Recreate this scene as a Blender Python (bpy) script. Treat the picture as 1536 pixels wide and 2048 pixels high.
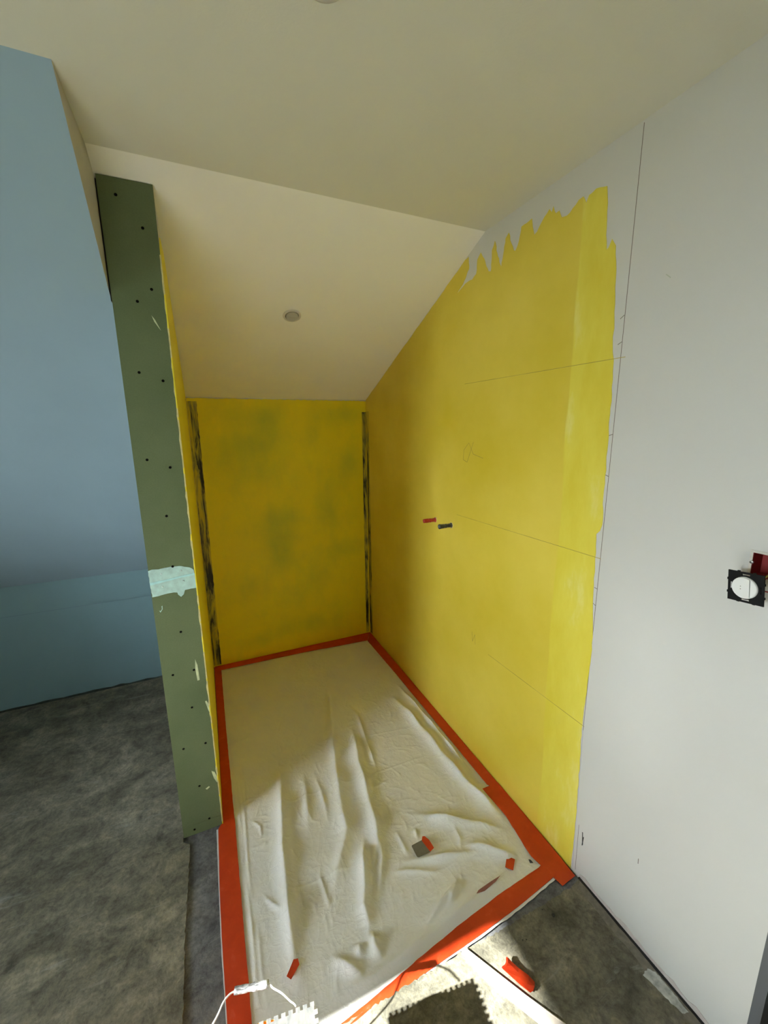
import bpy, bmesh, math, random
import numpy as np
from mathutils import Vector, Matrix
from mathutils.geometry import tessellate_polygon

for o in list(bpy.data.objects):
    bpy.data.objects.remove(o)
sc = bpy.context.scene
COL = sc.collection
rnd = random.Random(7)

# ------------------------------------------------------------------ camera
FPX = 814.76                       # focal length in pixels of the 1536 x 2048 frame
cam_d = bpy.data.cameras.new('camera')
cam = bpy.data.objects.new('camera', cam_d)
COL.objects.link(cam)
cam_d.sensor_fit = 'VERTICAL'
cam_d.sensor_height = 24.0
cam_d.sensor_width = 18.0
cam_d.lens = FPX / 2048 * 24.0
cam_d.clip_start = 0.02
yaw, pitch, roll = 0.4149, -0.2007, -0.0120
fw = Vector((math.sin(yaw) * math.cos(pitch), math.cos(yaw) * math.cos(pitch), math.sin(pitch)))
rt = Vector((math.cos(yaw), -math.sin(yaw), 0))
up = rt.cross(fw)
r_ = math.cos(roll) * rt + math.sin(roll) * up
u_ = -math.sin(roll) * rt + math.cos(roll) * up
M3 = Matrix((r_, u_, -fw)).transposed()
cam.matrix_world = Matrix.Translation((0.0632, -2.8915, 1.647)) @ M3.to_4x4()
sc.camera = cam

# ------------------------------------------------------------------ light
world = bpy.data.worlds.new('sky')
sc.world = world
world.use_nodes = True
bg = world.node_tree.nodes['Background']
bg.inputs[0].default_value = (0.86, 0.94, 1.0, 1)
bg.inputs[1].default_value = 31.0

sun_d = bpy.data.lights.new('sun', 'SUN')
sun_d.energy = 46.0
sun_d.color = (0.97, 0.98, 0.95)
sun_d.angle = math.radians(0.53)
sun = bpy.data.objects.new('sun', sun_d)
COL.objects.link(sun)
SUN_DIR = Vector((1.0, -0.018, -0.5317)).normalized()
sun.rotation_euler = SUN_DIR.to_track_quat('-Z', 'Y').to_euler()
sun.location = (-6, -2.5, 5)

vs = sc.view_settings
vs.view_transform = 'Standard'
vs.look = 'None'
vs.gamma = 1.0
vs.use_curve_mapping = False
vs.exposure = 0.06
sc.cycles.max_bounces = 14
sc.cycles.diffuse_bounces = 8
sc.cycles.glossy_bounces = 4
sc.cycles.transparent_max_bounces = 8

# ------------------------------------------------------------------ room numbers (metres)
W = 1.2            # alcove width: x = 0 .. W
L1 = 1.2907        # partition end at y = -L1
T = 0.15           # partition thickness
HC = 2.431         # flat ceiling
YC = -1.3681       # crease flat / slope
HB = 1.857         # back wall height under the slope
KS = (HC - HB) / YC
HK = 0.781         # knee wall height
YT = -1.649        # blue slope meets the flat ceiling
XW = -3.1          # window wall
YR = -5.0          # rear wall
ZF = 0.010         # top of the concrete screed (shower tray top is z = 0)


def zslope(y):
    return HB + KS * y


# ------------------------------------------------------------------ helpers
def link(name, me, parent=None, mats=()):
    o = bpy.data.objects.new(name, me)
    COL.objects.link(o)
    if parent is not None:
        o.parent = parent
    for m in mats if isinstance(mats, (list, tuple)) else [mats]:
        if m is not None:
            me.materials.append(m)
    return o


def tag(o, label, cat, group=None, kind=None):
    o['label'] = label
    o['category'] = cat
    if group:
        o['group'] = group
    if kind:
        o['kind'] = kind
    return o


def struct(o, label, cat):
    return tag(o, label, cat, kind='structure')


def empty(name, loc=(0, 0, 0)):
    o = bpy.data.objects.new(name, None)
    o.empty_display_size = 0.02
    o.location = loc
    COL.objects.link(o)
    return o


def bm_mesh(bm, name, smooth=False):
    bmesh.ops.recalc_face_normals(bm, faces=bm.faces)
    me = bpy.data.meshes.new(name)
    bm.to_mesh(me)
    bm.free()
    if smooth:
        for p in me.polygons:
            p.use_smooth = True
    return me


def add_box(bm, lo, hi, mi=0):
    x0, y0, z0 = lo
    x1, y1, z1 = hi
    v = [bm.verts.new(c) for c in ((x0, y0, z0), (x1, y0, z0), (x1, y1, z0), (x0, y1, z0),
                                   (x0, y0, z1), (x1, y0, z1), (x1, y1, z1), (x0, y1, z1))]
    for f in ((0, 3, 2, 1), (4, 5, 6, 7), (0, 1, 5, 4), (1, 2, 6, 5), (2, 3, 7, 6), (3, 0, 4, 7)):
        bm.faces.new([v[i] for i in f]).material_index = mi
    return v


def box_me(name, lo, hi):
    bm = bmesh.new()
    add_box(bm, lo, hi)
    return bm_mesh(bm, name)


def prism(name, pts, a, b, axis, smooth=False):
    """extrude the 2-D outline pts from a to b along the axis (0 x, 1 y, 2 z)"""
    def mk(p, t):
        if axis == 0:
            return (t, p[0], p[1])
        if axis == 1:
            return (p[0], t, p[1])
        return (p[0], p[1], t)
    bm = bmesh.new()
    A = [bm.verts.new(mk(p, a)) for p in pts]
    B = [bm.verts.new(mk(p, b)) for p in pts]
    n = len(pts)
    for i in range(n):
        bm.faces.new((A[i], A[(i + 1) % n], B[(i + 1) % n], B[i]))
    if n <= 4:
        bm.faces.new(A)
        bm.faces.new(B)
    else:
        for t in tessellate_polygon([[Vector((p[0], p[1], 0)) for p in pts]]):
            if len(set(t)) == 3:
                bm.faces.new([A[i] for i in t])
                bm.faces.new([B[i] for i in t])
    return bm_mesh(bm, name, smooth)


def lathe_me(name, prof, n=24, axis='z', smooth=True, caps=True):
    bm = bmesh.new()
    rings = []
    for r, z in prof:
        ring = []
        for i in range(n):
            t = 2 * math.pi * i / n
            a, b = r * math.cos(t), r * math.sin(t)
            ring.append(bm.verts.new((a, b, z) if axis == 'z' else (z, a, b)))
        rings.append(ring)
    for R0, R1 in zip(rings, rings[1:]):
        for i in range(n):
            bm.faces.new((R0[i], R0[(i + 1) % n], R1[(i + 1) % n], R1[i]))
    if caps:
        bm.faces.new(rings[0])
        bm.faces.new(rings[-1])
    me = bm_mesh(bm, name, smooth)
    return me


def tube_me(name, pts, r, n=10, sub=6):
    """round cable through pts (Catmull-Rom)"""
    P = [Vector(p) for p in pts]
    P = [P[0] * 2 - P[1]] + P + [P[-1] * 2 - P[-2]]
    C = []
    for i in range(1, len(P) - 2):
        for k in range(sub):
            t = k / sub
            a, b, c, d = P[i - 1], P[i], P[i + 1], P[i + 2]
            C.append(0.5 * ((2 * b) + (c - a) * t + (2 * a - 5 * b + 4 * c - d) * t * t + (3 * b - a - 3 * c + d) * t ** 3))
    C.append(P[-2])
    bm = bmesh.new()
    rings = []
    ref = Vector((0.13, 0.2, 0.97)).normalized()
    for i, c in enumerate(C):
        tg = (C[min(i + 1, len(C) - 1)] - C[max(i - 1, 0)]).normalized()
        s = tg.cross(ref).normalized()
        q = s.cross(tg)
        rings.append([bm.verts.new(c + r * (math.cos(2 * math.pi * k / n) * s + math.sin(2 * math.pi * k / n) * q)) for k in range(n)])
    for R0, R1 in zip(rings, rings[1:]):
        for i in range(n):
            bm.faces.new((R0[i], R0[(i + 1) % n], R1[(i + 1) % n], R1[i]))
    bm.faces.new(rings[0])
    bm.faces.new(rings[-1])
    return bm_mesh(bm, name, True)


def densify(pts, step, jit=0.0, seed=1, closed=False):
    R = random.Random(seed)
    out = []
    n = len(pts)
    for i in range(n if closed else n - 1):
        a, b = Vector(pts[i]), Vector(pts[(i + 1) % n])
        d = b - a
        k = max(1, int(d.length / step))
        nrm = Vector((-d.y, d.x)).normalized() if d.length > 0 else Vector((0, 0))
        for j in range(k):
            q = a + d * j / k
            if j:
                q = q + nrm * R.uniform(-jit, jit)
            out.append((q.x, q.y))
    if not closed:
        out.append(tuple(pts[-1]))
    return out


# ------------------------------------------------------------------ materials
def new_mat(name):
    m = bpy.data.materials.new(name)
    m.use_nodes = True
    nt = m.node_tree
    return m, nt, nt.nodes['Principled BSDF']


def N(nt, t, **kw):
    n = nt.nodes.new(t)
    for k, v in kw.items():
        setattr(n, k, v)
    return n


def ramp(nt, stops, interp='LINEAR'):
    n = nt.nodes.new('ShaderNodeValToRGB')
    n.color_ramp.interpolation = interp
    e = n.color_ramp.elements
    while len(e) < len(stops):
        e.new(0.5)
    for el, (p, c) in zip(e, stops):
        el.position = p
        el.color = (*c, 1) if len(c) == 3 else c
    return n


def noise(nt, scale, detail=4, rough=0.55, stretch=None, dist=0.0):
    tc = nt.nodes.new('ShaderNodeTexCoord')
    n = nt.nodes.new('ShaderNodeTexNoise')
    n.inputs['Scale'].default_value = scale
    n.inputs['Detail'].default_value = detail
    n.inputs['Roughness'].default_value = rough
    n.inputs['Distortion'].default_value = dist
    if stretch:
        mp = nt.nodes.new('ShaderNodeMapping')
        mp.inputs['Scale'].default_value = stretch
        nt.links.new(tc.outputs['Object'], mp.inputs['Vector'])
        nt.links.new(mp.outputs[0], n.inputs['Vector'])
    else:
        nt.links.new(tc.outputs['Object'], n.inputs['Vector'])
    return n


def mix(nt, fac, a, b, mode='MIX'):
    n = nt.nodes.new('ShaderNodeMix')
    n.data_type = 'RGBA'
    n.blend_type = mode
    for s, v in ((0, fac), (6, a), (7, b)):
        if hasattr(v, 'is_linked') or hasattr(v, 'node'):
            nt.links.new(v, n.inputs[s])
        else:
            n.inputs[s].default_value = v if s == 0 else (*v, 1)
    return n.outputs[2]


def bump(nt, bs, h, strength, dist=0.002):
    b = nt.nodes.new('ShaderNodeBump')
    b.inputs['Strength'].default_value = strength
    b.inputs['Distance'].default_value = dist
    nt.links.new(h, b.inputs['Height'])
    nt.links.new(b.outputs[0], bs.inputs['Normal'])


def plain(name, c, rough=0.6, var=0.06, scale=6.0, bmp=0.0, bscale=120.0, metal=0.0, spec=0.5):
    m, nt, bs = new_mat(name)
    n = noise(nt, scale, 5)
    r = ramp(nt, [(0.3, tuple(v * (1 - var) for v in c)), (0.7, tuple(min(1, v * (1 + var)) for v in c))])
    nt.links.new(n.outputs['Fac'], r.inputs[0])
    nt.links.new(r.outputs[0], bs.inputs['Base Color'])
    bs.inputs['Roughness'].default_value = rough
    bs.inputs['Metallic'].default_value = metal
    bs.inputs['Specular IOR Level'].default_value = spec
    if bmp:
        bump(nt, bs, noise(nt, bscale, 3).outputs['Fac'], bmp, 0.001)
    return m


M_ceil = plain('ceiling_paint', (0.68, 0.67, 0.56), 0.8, 0.02, 2.0, 0.25, 180)  # darker than the slope: its dimmer lighting is put into the colour
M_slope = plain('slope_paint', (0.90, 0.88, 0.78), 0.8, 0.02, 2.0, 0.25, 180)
M_white = plain('white_wall_paint', (0.605, 0.595, 0.555), 0.42, 0.015, 3.0, 0.12, 160)
M_room = plain('room_plasterboard', (0.26, 0.28, 0.26), 0.8, 0.05, 2.0)
M_blue = plain('blue_board', (0.30, 0.42, 0.50), 0.75, 0.06, 1.6, 0.1, 150)
M_beige = plain('reveal_paint', (0.55, 0.52, 0.45), 0.8, 0.03)
M_dark = plain('shadow_gap', (0.02, 0.02, 0.02), 0.9)
M_greyframe = plain('grey_door_lining', (0.10, 0.105, 0.11), 0.5, 0.05)
M_hall = plain('hall_paint', (0.20, 0.20, 0.21), 0.8)
M_black = plain('black_plastic', (0.008, 0.008, 0.008), 0.6, spec=0.15)
M_swwhite = plain('switch_white', (0.80, 0.80, 0.77), 0.35, 0.01)
M_boxred = plain('red_back_box', (0.30, 0.012, 0.012), 0.5, 0.15, 30)
M_redwire = plain('red_wire', (0.35, 0.02, 0.02), 0.4)
M_ywire = plain('yellow_wire', (0.55, 0.48, 0.12), 0.4)
M_steel = plain('steel_screw', (0.55, 0.54, 0.52), 0.35, 0.1, 40, metal=0.9)
M_screw = plain('dark_screw', (0.005, 0.005, 0.004), 1.0, spec=0.05)
M_cable = plain('white_cable', (0.78, 0.76, 0.73), 0.45, 0.02)
M_bucket = plain('orange_bucket', (0.80, 0.33, 0.03), 0.4, 0.05)
M_handle = plain('trowel_handle', (0.55, 0.30, 0.10), 0.5, 0.15, 20)
M_pencil = plain('pencil', (0.16, 0.13, 0.10), 0.8)
M_pencily = plain('pencil_on_yellow', (0.40, 0.31, 0.06), 0.8, 0.3, 12)
M_winframe = plain('window_frame_white', (0.75, 0.75, 0.74), 0.4)
M_piper = plain('red_pipe_plug', (0.45, 0.03, 0.02), 0.35, 0.15, 60)
M_pipeg = plain('grey_pipe_plug', (0.07, 0.075, 0.075), 0.3, 0.3, 50, metal=0.5)
M_brass = plain('brass', (0.65, 0.55, 0.35), 0.3, 0.1, 60, metal=0.8)
M_lamp = plain('lamp_trim', (0.62, 0.60, 0.54), 0.4, 0.03)
M_lampin = plain('lamp_inner', (0.50, 0.49, 0.45), 0.35, 0.03)
M_filler = plain('pale_filler', (0.50, 0.72, 0.66), 0.7, 0.16, 40, 0.4, 70)
M_fillgreen = plain('pale_green_smear', (0.62, 0.68, 0.42), 0.6, 0.2, 40)
M_cream = plain('cream_edge', (0.72, 0.64, 0.30), 0.6, 0.2, 40)
M_card = plain('grey_card', (0.16, 0.145, 0.10), 0.6, 0.1, 60)
M_lath = plain('aluminium_lath', (0.50, 0.44, 0.38), 0.5, 0.08, 30)
M_grout = plain('white_smear', (0.46, 0.47, 0.44), 0.8, 0.35, 60, 0.5, 80)
M_darkbit = plain('dark_speck', (0.03, 0.03, 0.028), 0.8)
M_maroon = plain('maroon_slit', (0.28, 0.11, 0.09), 0.6, 0.15, 60)


def make_green():
    m, nt, bs = new_mat('green_plasterboard')
    n = noise(nt, 5, 5)
    r = ramp(nt, [(0.3, (0.115, 0.155, 0.066)), (0.7, (0.150, 0.190, 0.088))])
    nt.links.new(n.outputs['Fac'], r.inputs[0])
    n2 = noise(nt, 220, 2)
    r2 = ramp(nt, [(0.35, (0.92, 0.92, 0.92)), (0.65, (1, 1, 1))])
    nt.links.new(n2.outputs['Fac'], r2.inputs[0])
    c = mix(nt, 1.0, r.outputs[0], r2.outputs[0], 'MULTIPLY')
    nt.links.new(c, bs.inputs['Base Color'])
    bs.inputs['Roughness'].default_value = 0.8
    bump(nt, bs, n2.outputs['Fac'], 0.12, 0.001)
    return m


M_green = make_green()


def make_yellow_right():
    """two coats of membrane: ochre where it is dense, lemon and thinner on the band along the edge"""
    m, nt, bs = new_mat('yellow_membrane_right')
    tc = N(nt, 'ShaderNodeTexCoord')
    sep = N(nt, 'ShaderNodeSeparateXYZ')
    nt.links.new(tc.outputs['Object'], sep.inputs[0])
    nw = noise(nt, 14, 4, 0.6, (1, 1, 0.12))
    ad = N(nt, 'ShaderNodeMath', operation='MULTIPLY_ADD')
    ad.inputs[1].default_value = 0.05
    nt.links.new(nw.outputs['Fac'], ad.inputs[0])
    nt.links.new(sep.outputs['Y'], ad.inputs[2])
    mr = N(nt, 'ShaderNodeMapRange')
    mr.inputs['From Min'].default_value = -1.826
    mr.inputs['From Max'].default_value = -1.834
    nt.links.new(ad.outputs[0], mr.inputs['Value'])
    n1 = noise(nt, 2.2, 5)
    r1 = ramp(nt, [(0.3, (0.64, 0.495, 0.032)), (0.7, (0.76, 0.61, 0.085))])
    nt.links.new(n1.outputs['Fac'], r1.inputs[0])
    n2 = noise(nt, 7, 5, 0.6, (1, 1.4, 0.5))
    r2 = ramp(nt, [(0.35, (0.70, 0.575, 0.045)), (0.58, (0.75, 0.645, 0.075)), (0.74, (0.80, 0.74, 0.25))])
    nt.links.new(n2.outputs['Fac'], r2.inputs[0])
    c = mix(nt, mr.outputs[0], r1.outputs[0], r2.outputs[0])
    nt.links.new(c, bs.inputs['Base Color'])
    bs.inputs['Roughness'].default_value = 0.5
    bump(nt, bs, noise(nt, 60, 4, 0.6, (1, 1, 0.3)).outputs['Fac'], 0.12, 0.002)
    return m


def make_yellow(name, c0=(0.60, 0.46, 0.012), c1=(0.68, 0.54, 0.02)):
    m, nt, bs = new_mat(name)
    n1 = noise(nt, 4, 5)
    r1 = ramp(nt, [(0.3, c0), (0.7, c1)])
    nt.links.new(n1.outputs['Fac'], r1.inputs[0])
    nt.links.new(r1.outputs[0], bs.inputs['Base Color'])
    bs.inputs['Roughness'].default_value = 0.55
    bump(nt, bs, noise(nt, 70, 4).outputs['Fac'], 0.12, 0.002)
    return m


def make_yellow_back():
    m, nt, bs = new_mat('yellow_membrane_back')
    at = N(nt, 'ShaderNodeAttribute', attribute_name='thin')
    n1 = noise(nt, 9, 5, 0.6, (1, 1, 0.6))
    ma = N(nt, 'ShaderNodeMath', operation='MULTIPLY_ADD')
    ma.inputs[1].default_value = 0.9
    ma.inputs[2].default_value = -0.42
    nt.links.new(n1.outputs['Fac'], ma.inputs[0])
    ad = N(nt, 'ShaderNodeMath', operation='ADD')
    ad.use_clamp = True
    nt.links.new(at.outputs['Fac'], ad.inputs[0])
    nt.links.new(ma.outputs[0], ad.inputs[1])
    c = mix(nt, ad.outputs[0], (0.90, 0.74, 0.008), (0.55, 0.58, 0.030))
    nt.links.new(c, bs.inputs['Base Color'])
    bs.inputs['Roughness'].default_value = 0.5
    bump(nt, bs, noise(nt, 50, 4).outputs['Fac'], 0.12, 0.002)
    return m


def make_band():
    """black sealing band smeared over with yellow"""
    m, nt, bs = new_mat('black_sealing_band')
    n1 = noise(nt, 15, 6, 0.62, (2.0, 2.0, 0.26), 0.5)
    r1 = ramp(nt, [(0.42, (0.62, 0.50, 0.03)), (0.50, (0.30, 0.27, 0.05)), (0.56, (0.030, 0.030, 0.015)), (0.66, (0.012, 0.012, 0.010))])
    nt.links.new(n1.outputs['Fac'], r1.inputs[0])
    nt.links.new(r1.outputs[0], bs.inputs['Base Color'])
    bs.inputs['Roughness'].default_value = 0.45
    bump(nt, bs, n1.outputs['Fac'], 0.4, 0.003)
    return m


def make_concrete(name, a, b, c, seed=0.0):
    m, nt, bs = new_mat(name)
    big = noise(nt, 2.3, 8, 0.66, (1, 1.5, 1), 1.2)
    rb = ramp(nt, [(0.34, a), (0.50, b), (0.66, c)])
    nt.links.new(big.outputs['Fac'], rb.inputs[0])
    med = noise(nt, 15, 9, 0.72, None, 0.6)
    rm = ramp(nt, [(0.30, (0.42, 0.42, 0.40)), (0.5, (1.0, 1.0, 1.0)), (0.70, (1.55, 1.5, 1.40))])
    nt.links.new(med.outputs['Fac'], rm.inputs[0])
    col = mix(nt, 1.0, rb.outputs[0], rm.outputs[0], 'MULTIPLY')
    fine = noise(nt, 90, 5, 0.7)
    rf = ramp(nt, [(0.28, (0.55, 0.55, 0.55)), (0.5, (1, 1, 1)), (0.75, (1.3, 1.3, 1.3))])
    nt.links.new(fine.outputs['Fac'], rf.inputs[0])
    col = mix(nt, 0.8, col, rf.outputs[0], 'MULTIPLY')
    mot = noise(nt, 34, 6, 0.75, (1, 0.8, 1), 0.9)
    rq = ramp(nt, [(0.36, (0.80, 0.79, 0.76)), (0.5, (1, 1, 1)), (0.64, (1.14, 1.12, 1.08))])
    nt.links.new(mot.outputs['Fac'], rq.inputs[0])
    col = mix(nt, 1.0, col, rq.outputs[0], 'MULTIPLY')
    # pale trowel drags
    st = noise(nt, 7, 6, 0.7, (0.6, 2.6, 1), 1.5)
    rs = ramp(nt, [(0.60, (0, 0, 0)), (0.72, (0.55, 0.55, 0.55))])
    nt.links.new(st.outputs['Fac'], rs.inputs[0])
    col = mix(nt, rs.outputs[0], col, (0.30, 0.30, 0.265))
    # green-blue primer traces
    gr = noise(nt, 3.1, 6, 0.7, (1.7, 1, 1), 1.0)
    rg = ramp(nt, [(0.66, (0, 0, 0)), (0.76, (0.35, 0.35, 0.35))])
    nt.links.new(gr.outputs['Fac'], rg.inputs[0])
    col = mix(nt, rg.outputs[0], col, (0.10, 0.15, 0.13))
    nt.links.new(col, bs.inputs['Base Color'])
    bs.inputs['Roughness'].default_value = 0.75
    h = N(nt, 'ShaderNodeMath', operation='ADD')
    nt.links.new(med.outputs['Fac'], h.inputs[0])
    nt.links.new(fine.outputs['Fac'], h.inputs[1])
    bump(nt, bs, h.outputs[0], 0.35, 0.004)
    return m


def make_tape():
    m, nt, bs = new_mat('red_tape')
    n1 = noise(nt, 18, 5, 0.6, (1, 1, 1), 0.5)
    r1 = ramp(nt, [(0.3, (0.50, 0.034, 0.004)), (0.6, (0.58, 0.046, 0.006)), (0.78, (0.64, 0.09, 0.04))])
    nt.links.new(n1.outputs['Fac'], r1.inputs[0])
    n2 = noise(nt, 130, 3, 0.8)
    r2 = ramp(nt, [(0.70, (0, 0, 0)), (0.78, (0.5, 0.5, 0.5))])
    nt.links.new(n2.outputs['Fac'], r2.inputs[0])
    c = mix(nt, r2.outputs[0], r1.outputs[0], (0.72, 0.30, 0.22))
    nt.links.new(c, bs.inputs['Base Color'])
    bs.inputs['Roughness'].default_value = 0.5
    bump(nt, bs, noise(nt, 30, 5, 0.6).outputs['Fac'], 0.3, 0.003)
    return m


def make_cloth():
    m, nt, bs = new_mat('dust_sheet_fabric')
    n1 = noise(nt, 3, 5)
    r1 = ramp(nt, [(0.3, (0.71, 0.69, 0.645)), (0.7, (0.77, 0.75, 0.705))])
    nt.links.new(n1.outputs['Fac'], r1.inputs[0])
    # small dirt marks
    n2 = noise(nt, 26, 4, 0.7, None, 0.6)
    r2 = ramp(nt, [(0.735, (0, 0, 0)), (0.78, (0.7, 0.7, 0.7))])
    nt.links.new(n2.outputs['Fac'], r2.inputs[0])
    c = mix(nt, r2.outputs[0], r1.outputs[0], (0.28, 0.24, 0.14))
    nt.links.new(c, bs.inputs['Base Color'])
    bs.inputs['Roughness'].default_value = 0.62
    bs.inputs['Sheen Weight'].default_value = 0.1
    def ridge(scale, st, dist):
        nn = noise(nt, scale, 3, 0.5, st, dist)
        sb = N(nt, 'ShaderNodeMath', operation='SUBTRACT')
        sb.inputs[1].default_value = 0.5
        nt.links.new(nn.outputs['Fac'], sb.inputs[0])
        ab = N(nt, 'ShaderNodeMath', operation='ABSOLUTE')
        nt.links.new(sb.outputs[0], ab.inputs[0])
        pw = N(nt, 'ShaderNodeMath', operation='POWER')
        pw.inputs[1].default_value = 0.6
        nt.links.new(ab.outputs[0], pw.inputs[0])
        return pw.outputs[0]
    h = N(nt, 'ShaderNodeMath', operation='ADD')
    nt.links.new(ridge(13, (1.3, 0.75, 1), 0.6), h.inputs[0])
    nt.links.new(ridge(27, (0.8, 1.2, 1), 0.4), h.inputs[1])
    bump(nt, bs, h.outputs[0], 0.30, -0.006)
    return m


def make_foil():
    m, nt, bs = new_mat('foil_sleeve')
    n = noise(nt, 70, 5, 0.7, (0.6, 1, 1), 1.0)
    r = ramp(nt, [(0.40, (0.16, 0.16, 0.16)), (0.52, (0.50, 0.51, 0.52)), (0.65, (0.74, 0.74, 0.74))])
    nt.links.new(n.outputs['Fac'], r.inputs[0])
    nt.links.new(r.outputs[0], bs.inputs['Base Color'])
    bs.inputs['Roughness'].default_value = 0.3
    bs.inputs['Metallic'].default_value = 0.35
    bump(nt, bs, n.outputs['Fac'], 0.7, 0.004)
    return m


def make_trowel_steel():
    m, nt, bs = new_mat('trowel_steel')
    n = noise(nt, 40, 6, 0.7, (1, 0.5, 1), 0.6)
    r = ramp(nt, [(0.36, (0.46, 0.48, 0.50)), (0.60, (0.82, 0.82, 0.81))])
    nt.links.new(n.outputs['Fac'], r.inputs[0])
    nt.links.new(r.outputs[0], bs.inputs['Base Color'])
    bs.inputs['Metallic'].default_value = 0.80
    bs.inputs['Roughness'].default_value = 0.16
    return m


def make_glass():
    m, nt, bs = new_mat('window_glass')
    nt.nodes.remove(bs)
    out = nt.nodes['Material Output']
    fr = N(nt, 'ShaderNodeFresnel')
    fr.inputs['IOR'].default_value = 1.45
    tr = N(nt, 'ShaderNodeBsdfTransparent')
    tr.inputs[0].default_value = (0.97, 0.98, 0.98, 1)
    gl = N(nt, 'ShaderNodeBsdfGlossy')
    gl.inputs['Roughness'].default_value = 0.01
    mx = N(nt, 'ShaderNodeMixShader')
    nt.links.new(fr.outputs[0], mx.inputs[0])
    nt.links.new(tr.outputs[0], mx.inputs[1])
    nt.links.new(gl.outputs[0], mx.inputs[2])
    nt.links.new(mx.outputs[0], out.inputs['Surface'])
    return m


sc.cycles.sample_clamp_indirect = 30.0
sc.cycles.blur_glossy = 0.1
M_yright = make_yellow_right()
M_ypart = make_yellow('yellow_membrane_partition', (0.86, 0.71, 0.02), (0.90, 0.76, 0.035))
M_yback = make_yellow_back()
M_band = make_band()
M_floor = make_concrete('concrete_screed', (0.088, 0.082, 0.056), (0.160, 0.147, 0.106), (0.240, 0.220, 0.165))
M_tray = make_concrete('tray_concrete', (0.10, 0.10, 0.105), (0.135, 0.135, 0.14), (0.19, 0.19, 0.195))
M_tape = make_tape()
M_cloth = make_cloth()
M_foil = make_foil()
M_trowel = make_trowel_steel()
M_glass = make_glass()

# ================================================================== STRUCTURE
# ---- concrete floor: left field and the field in front of the tray, ragged edges at the tray
left_edge = densify([(-0.152, -1.312), (-0.126, -1.334), (-0.126, -1.392), (-0.130, -1.507), (-0.134, -1.624), (-0.135, -1.739), (-0.134, -1.882), (-0.134, -2.072)], 0.012, 0.0025, 3)
front_edge = densify([(-0.134, -2.072), (0.2, -2.074), (0.717, -2.076), (0.782, -2.079), (0.832, -2.082), (0.896, -2.081), (0.941, -2.083), (0.99, -2.082), (1.043, -2.084), (1.106, -2.080), (1.141, -2.085), (1.199, -2.074)], 0.008, 0.0035, 5)
outline = [(XW, 0.02), (-0.152, 0.02)] + left_edge + front_edge[1:] + [(1.199, -2.567), (2.4, -2.567), (2.4, -3.5), (1.199, -3.5), (1.199, YR), (XW, YR)]
floor = link('floor', prism('floor', outline, -0.06, ZF, 2), mats=M_floor)
struct(floor, 'stained bare concrete screed floor around the taped shower area', 'floor')

# ---- right wall with a hole for the switch back box
HY0, HY1, HZ0, HZ1 = -2.471, -2.412, 1.304, 1.362
YE = -2.567
bm = bmesh.new()
ys = [YE, HY0, HY1, 0.1]
zs = [-0.05, HZ0, HZ1, 2.5]
for i in range(3):
    for j in range(3):
        if i == 1 and j == 1:
            continue
        add_box(bm, (W, ys[i], zs[j]), (W + 0.1, ys[i + 1], zs[j + 1]))
bmesh.ops.remove_doubles(bm, verts=bm.verts, dist=1e-5)
# drop the doubled inner faces between the blocks
seen = {}
for f in list(bm.faces):
    k = tuple(sorted(v.index for v in f.verts)) if False else tuple(sorted((round(v.co.x, 4), round(v.co.y, 4), round(v.co.z, 4)) for v in f.verts))
    seen.setdefault(k, []).append(f)
dead = [f for fs in seen.values() if len(fs) > 1 for f in fs]
bmesh.ops.delete(bm, geom=dead, context='FACES')
wall_right = link('wall_right', bm_mesh(bm, 'wall_right'), mats=M_white)
struct(wall_right, 'white painted side wall, half coated in yellow membrane', 'wall')

bm = bmesh.new()
add_box(bm, (W, YR, 0), (W + 0.1, -3.47, 2.5))
add_box(bm, (W, -3.47, 2.10), (W + 0.1, YE - 0.0, 2.5))
wr2 = link('wall_right_rear', bm_mesh(bm, 'wall_right_rear'), mats=M_room)
struct(wr2, 'grey plasterboard wall beyond the doorway', 'wall')

# grey door lining at the end of the right wall
bm = bmesh.new()
add_box(bm, (W - 0.002, YE - 0.022, ZF), (W + 0.11, YE - 0.0005, 2.10))
add_box(bm, (W - 0.002, -3.47, ZF), (W + 0.11, -3.448, 2.10))
add_box(bm, (W - 0.002, -3.448, 2.078), (W + 0.11, YE - 0.022, 2.10))
door = link('door_1', bm_mesh(bm, 'door_1'), mats=M_greyframe)
struct(door, 'dark grey door lining at the end of the white wall', 'door frame')
# hall behind the doorway
bm = bmesh.new()
add_box(bm, (2.4, -3.7, 0), (2.5, -2.3, 2.5))
add_box(bm, (W + 0.1, -2.50, 0), (2.4, -2.40, 2.5))
add_box(bm, (W + 0.1, -3.60, 0), (2.4, -3.5, 2.5))
add_box(bm, (W + 0.1, -3.6, 2.4), (2.5, -2.4, 2.5))
hall = link('wall_hall', bm_mesh(bm, 'wall_hall'), mats=M_hall)
struct(hall, 'grey hall walls seen through the doorway', 'wall')

# ---- back wall of the alcove
wall_back = link('wall_back', box_me('wall_back', (-0.15, 0.0, 0.0), (W, 0.1, 1.95)), mats=M_white)
struct(wall_back, 'low back wall of the alcove under the sloping ceiling', 'wall')

# ---- partition
core = [(-L1 + 0.0127, 0.0), (-L1 + 0.0127, zslope(-L1 + 0.0127) - 0.001), (-0.0005, zslope(-0.0005) - 0.001), (-0.0005, 0.0)]
wall_part = link('wall_partition', prism('wall_partition', core, -T, -0.002, 0), mats=M_white)
struct(wall_part, 'narrow partition wall with green plasterboard end, left of the alcove', 'wall')

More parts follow.
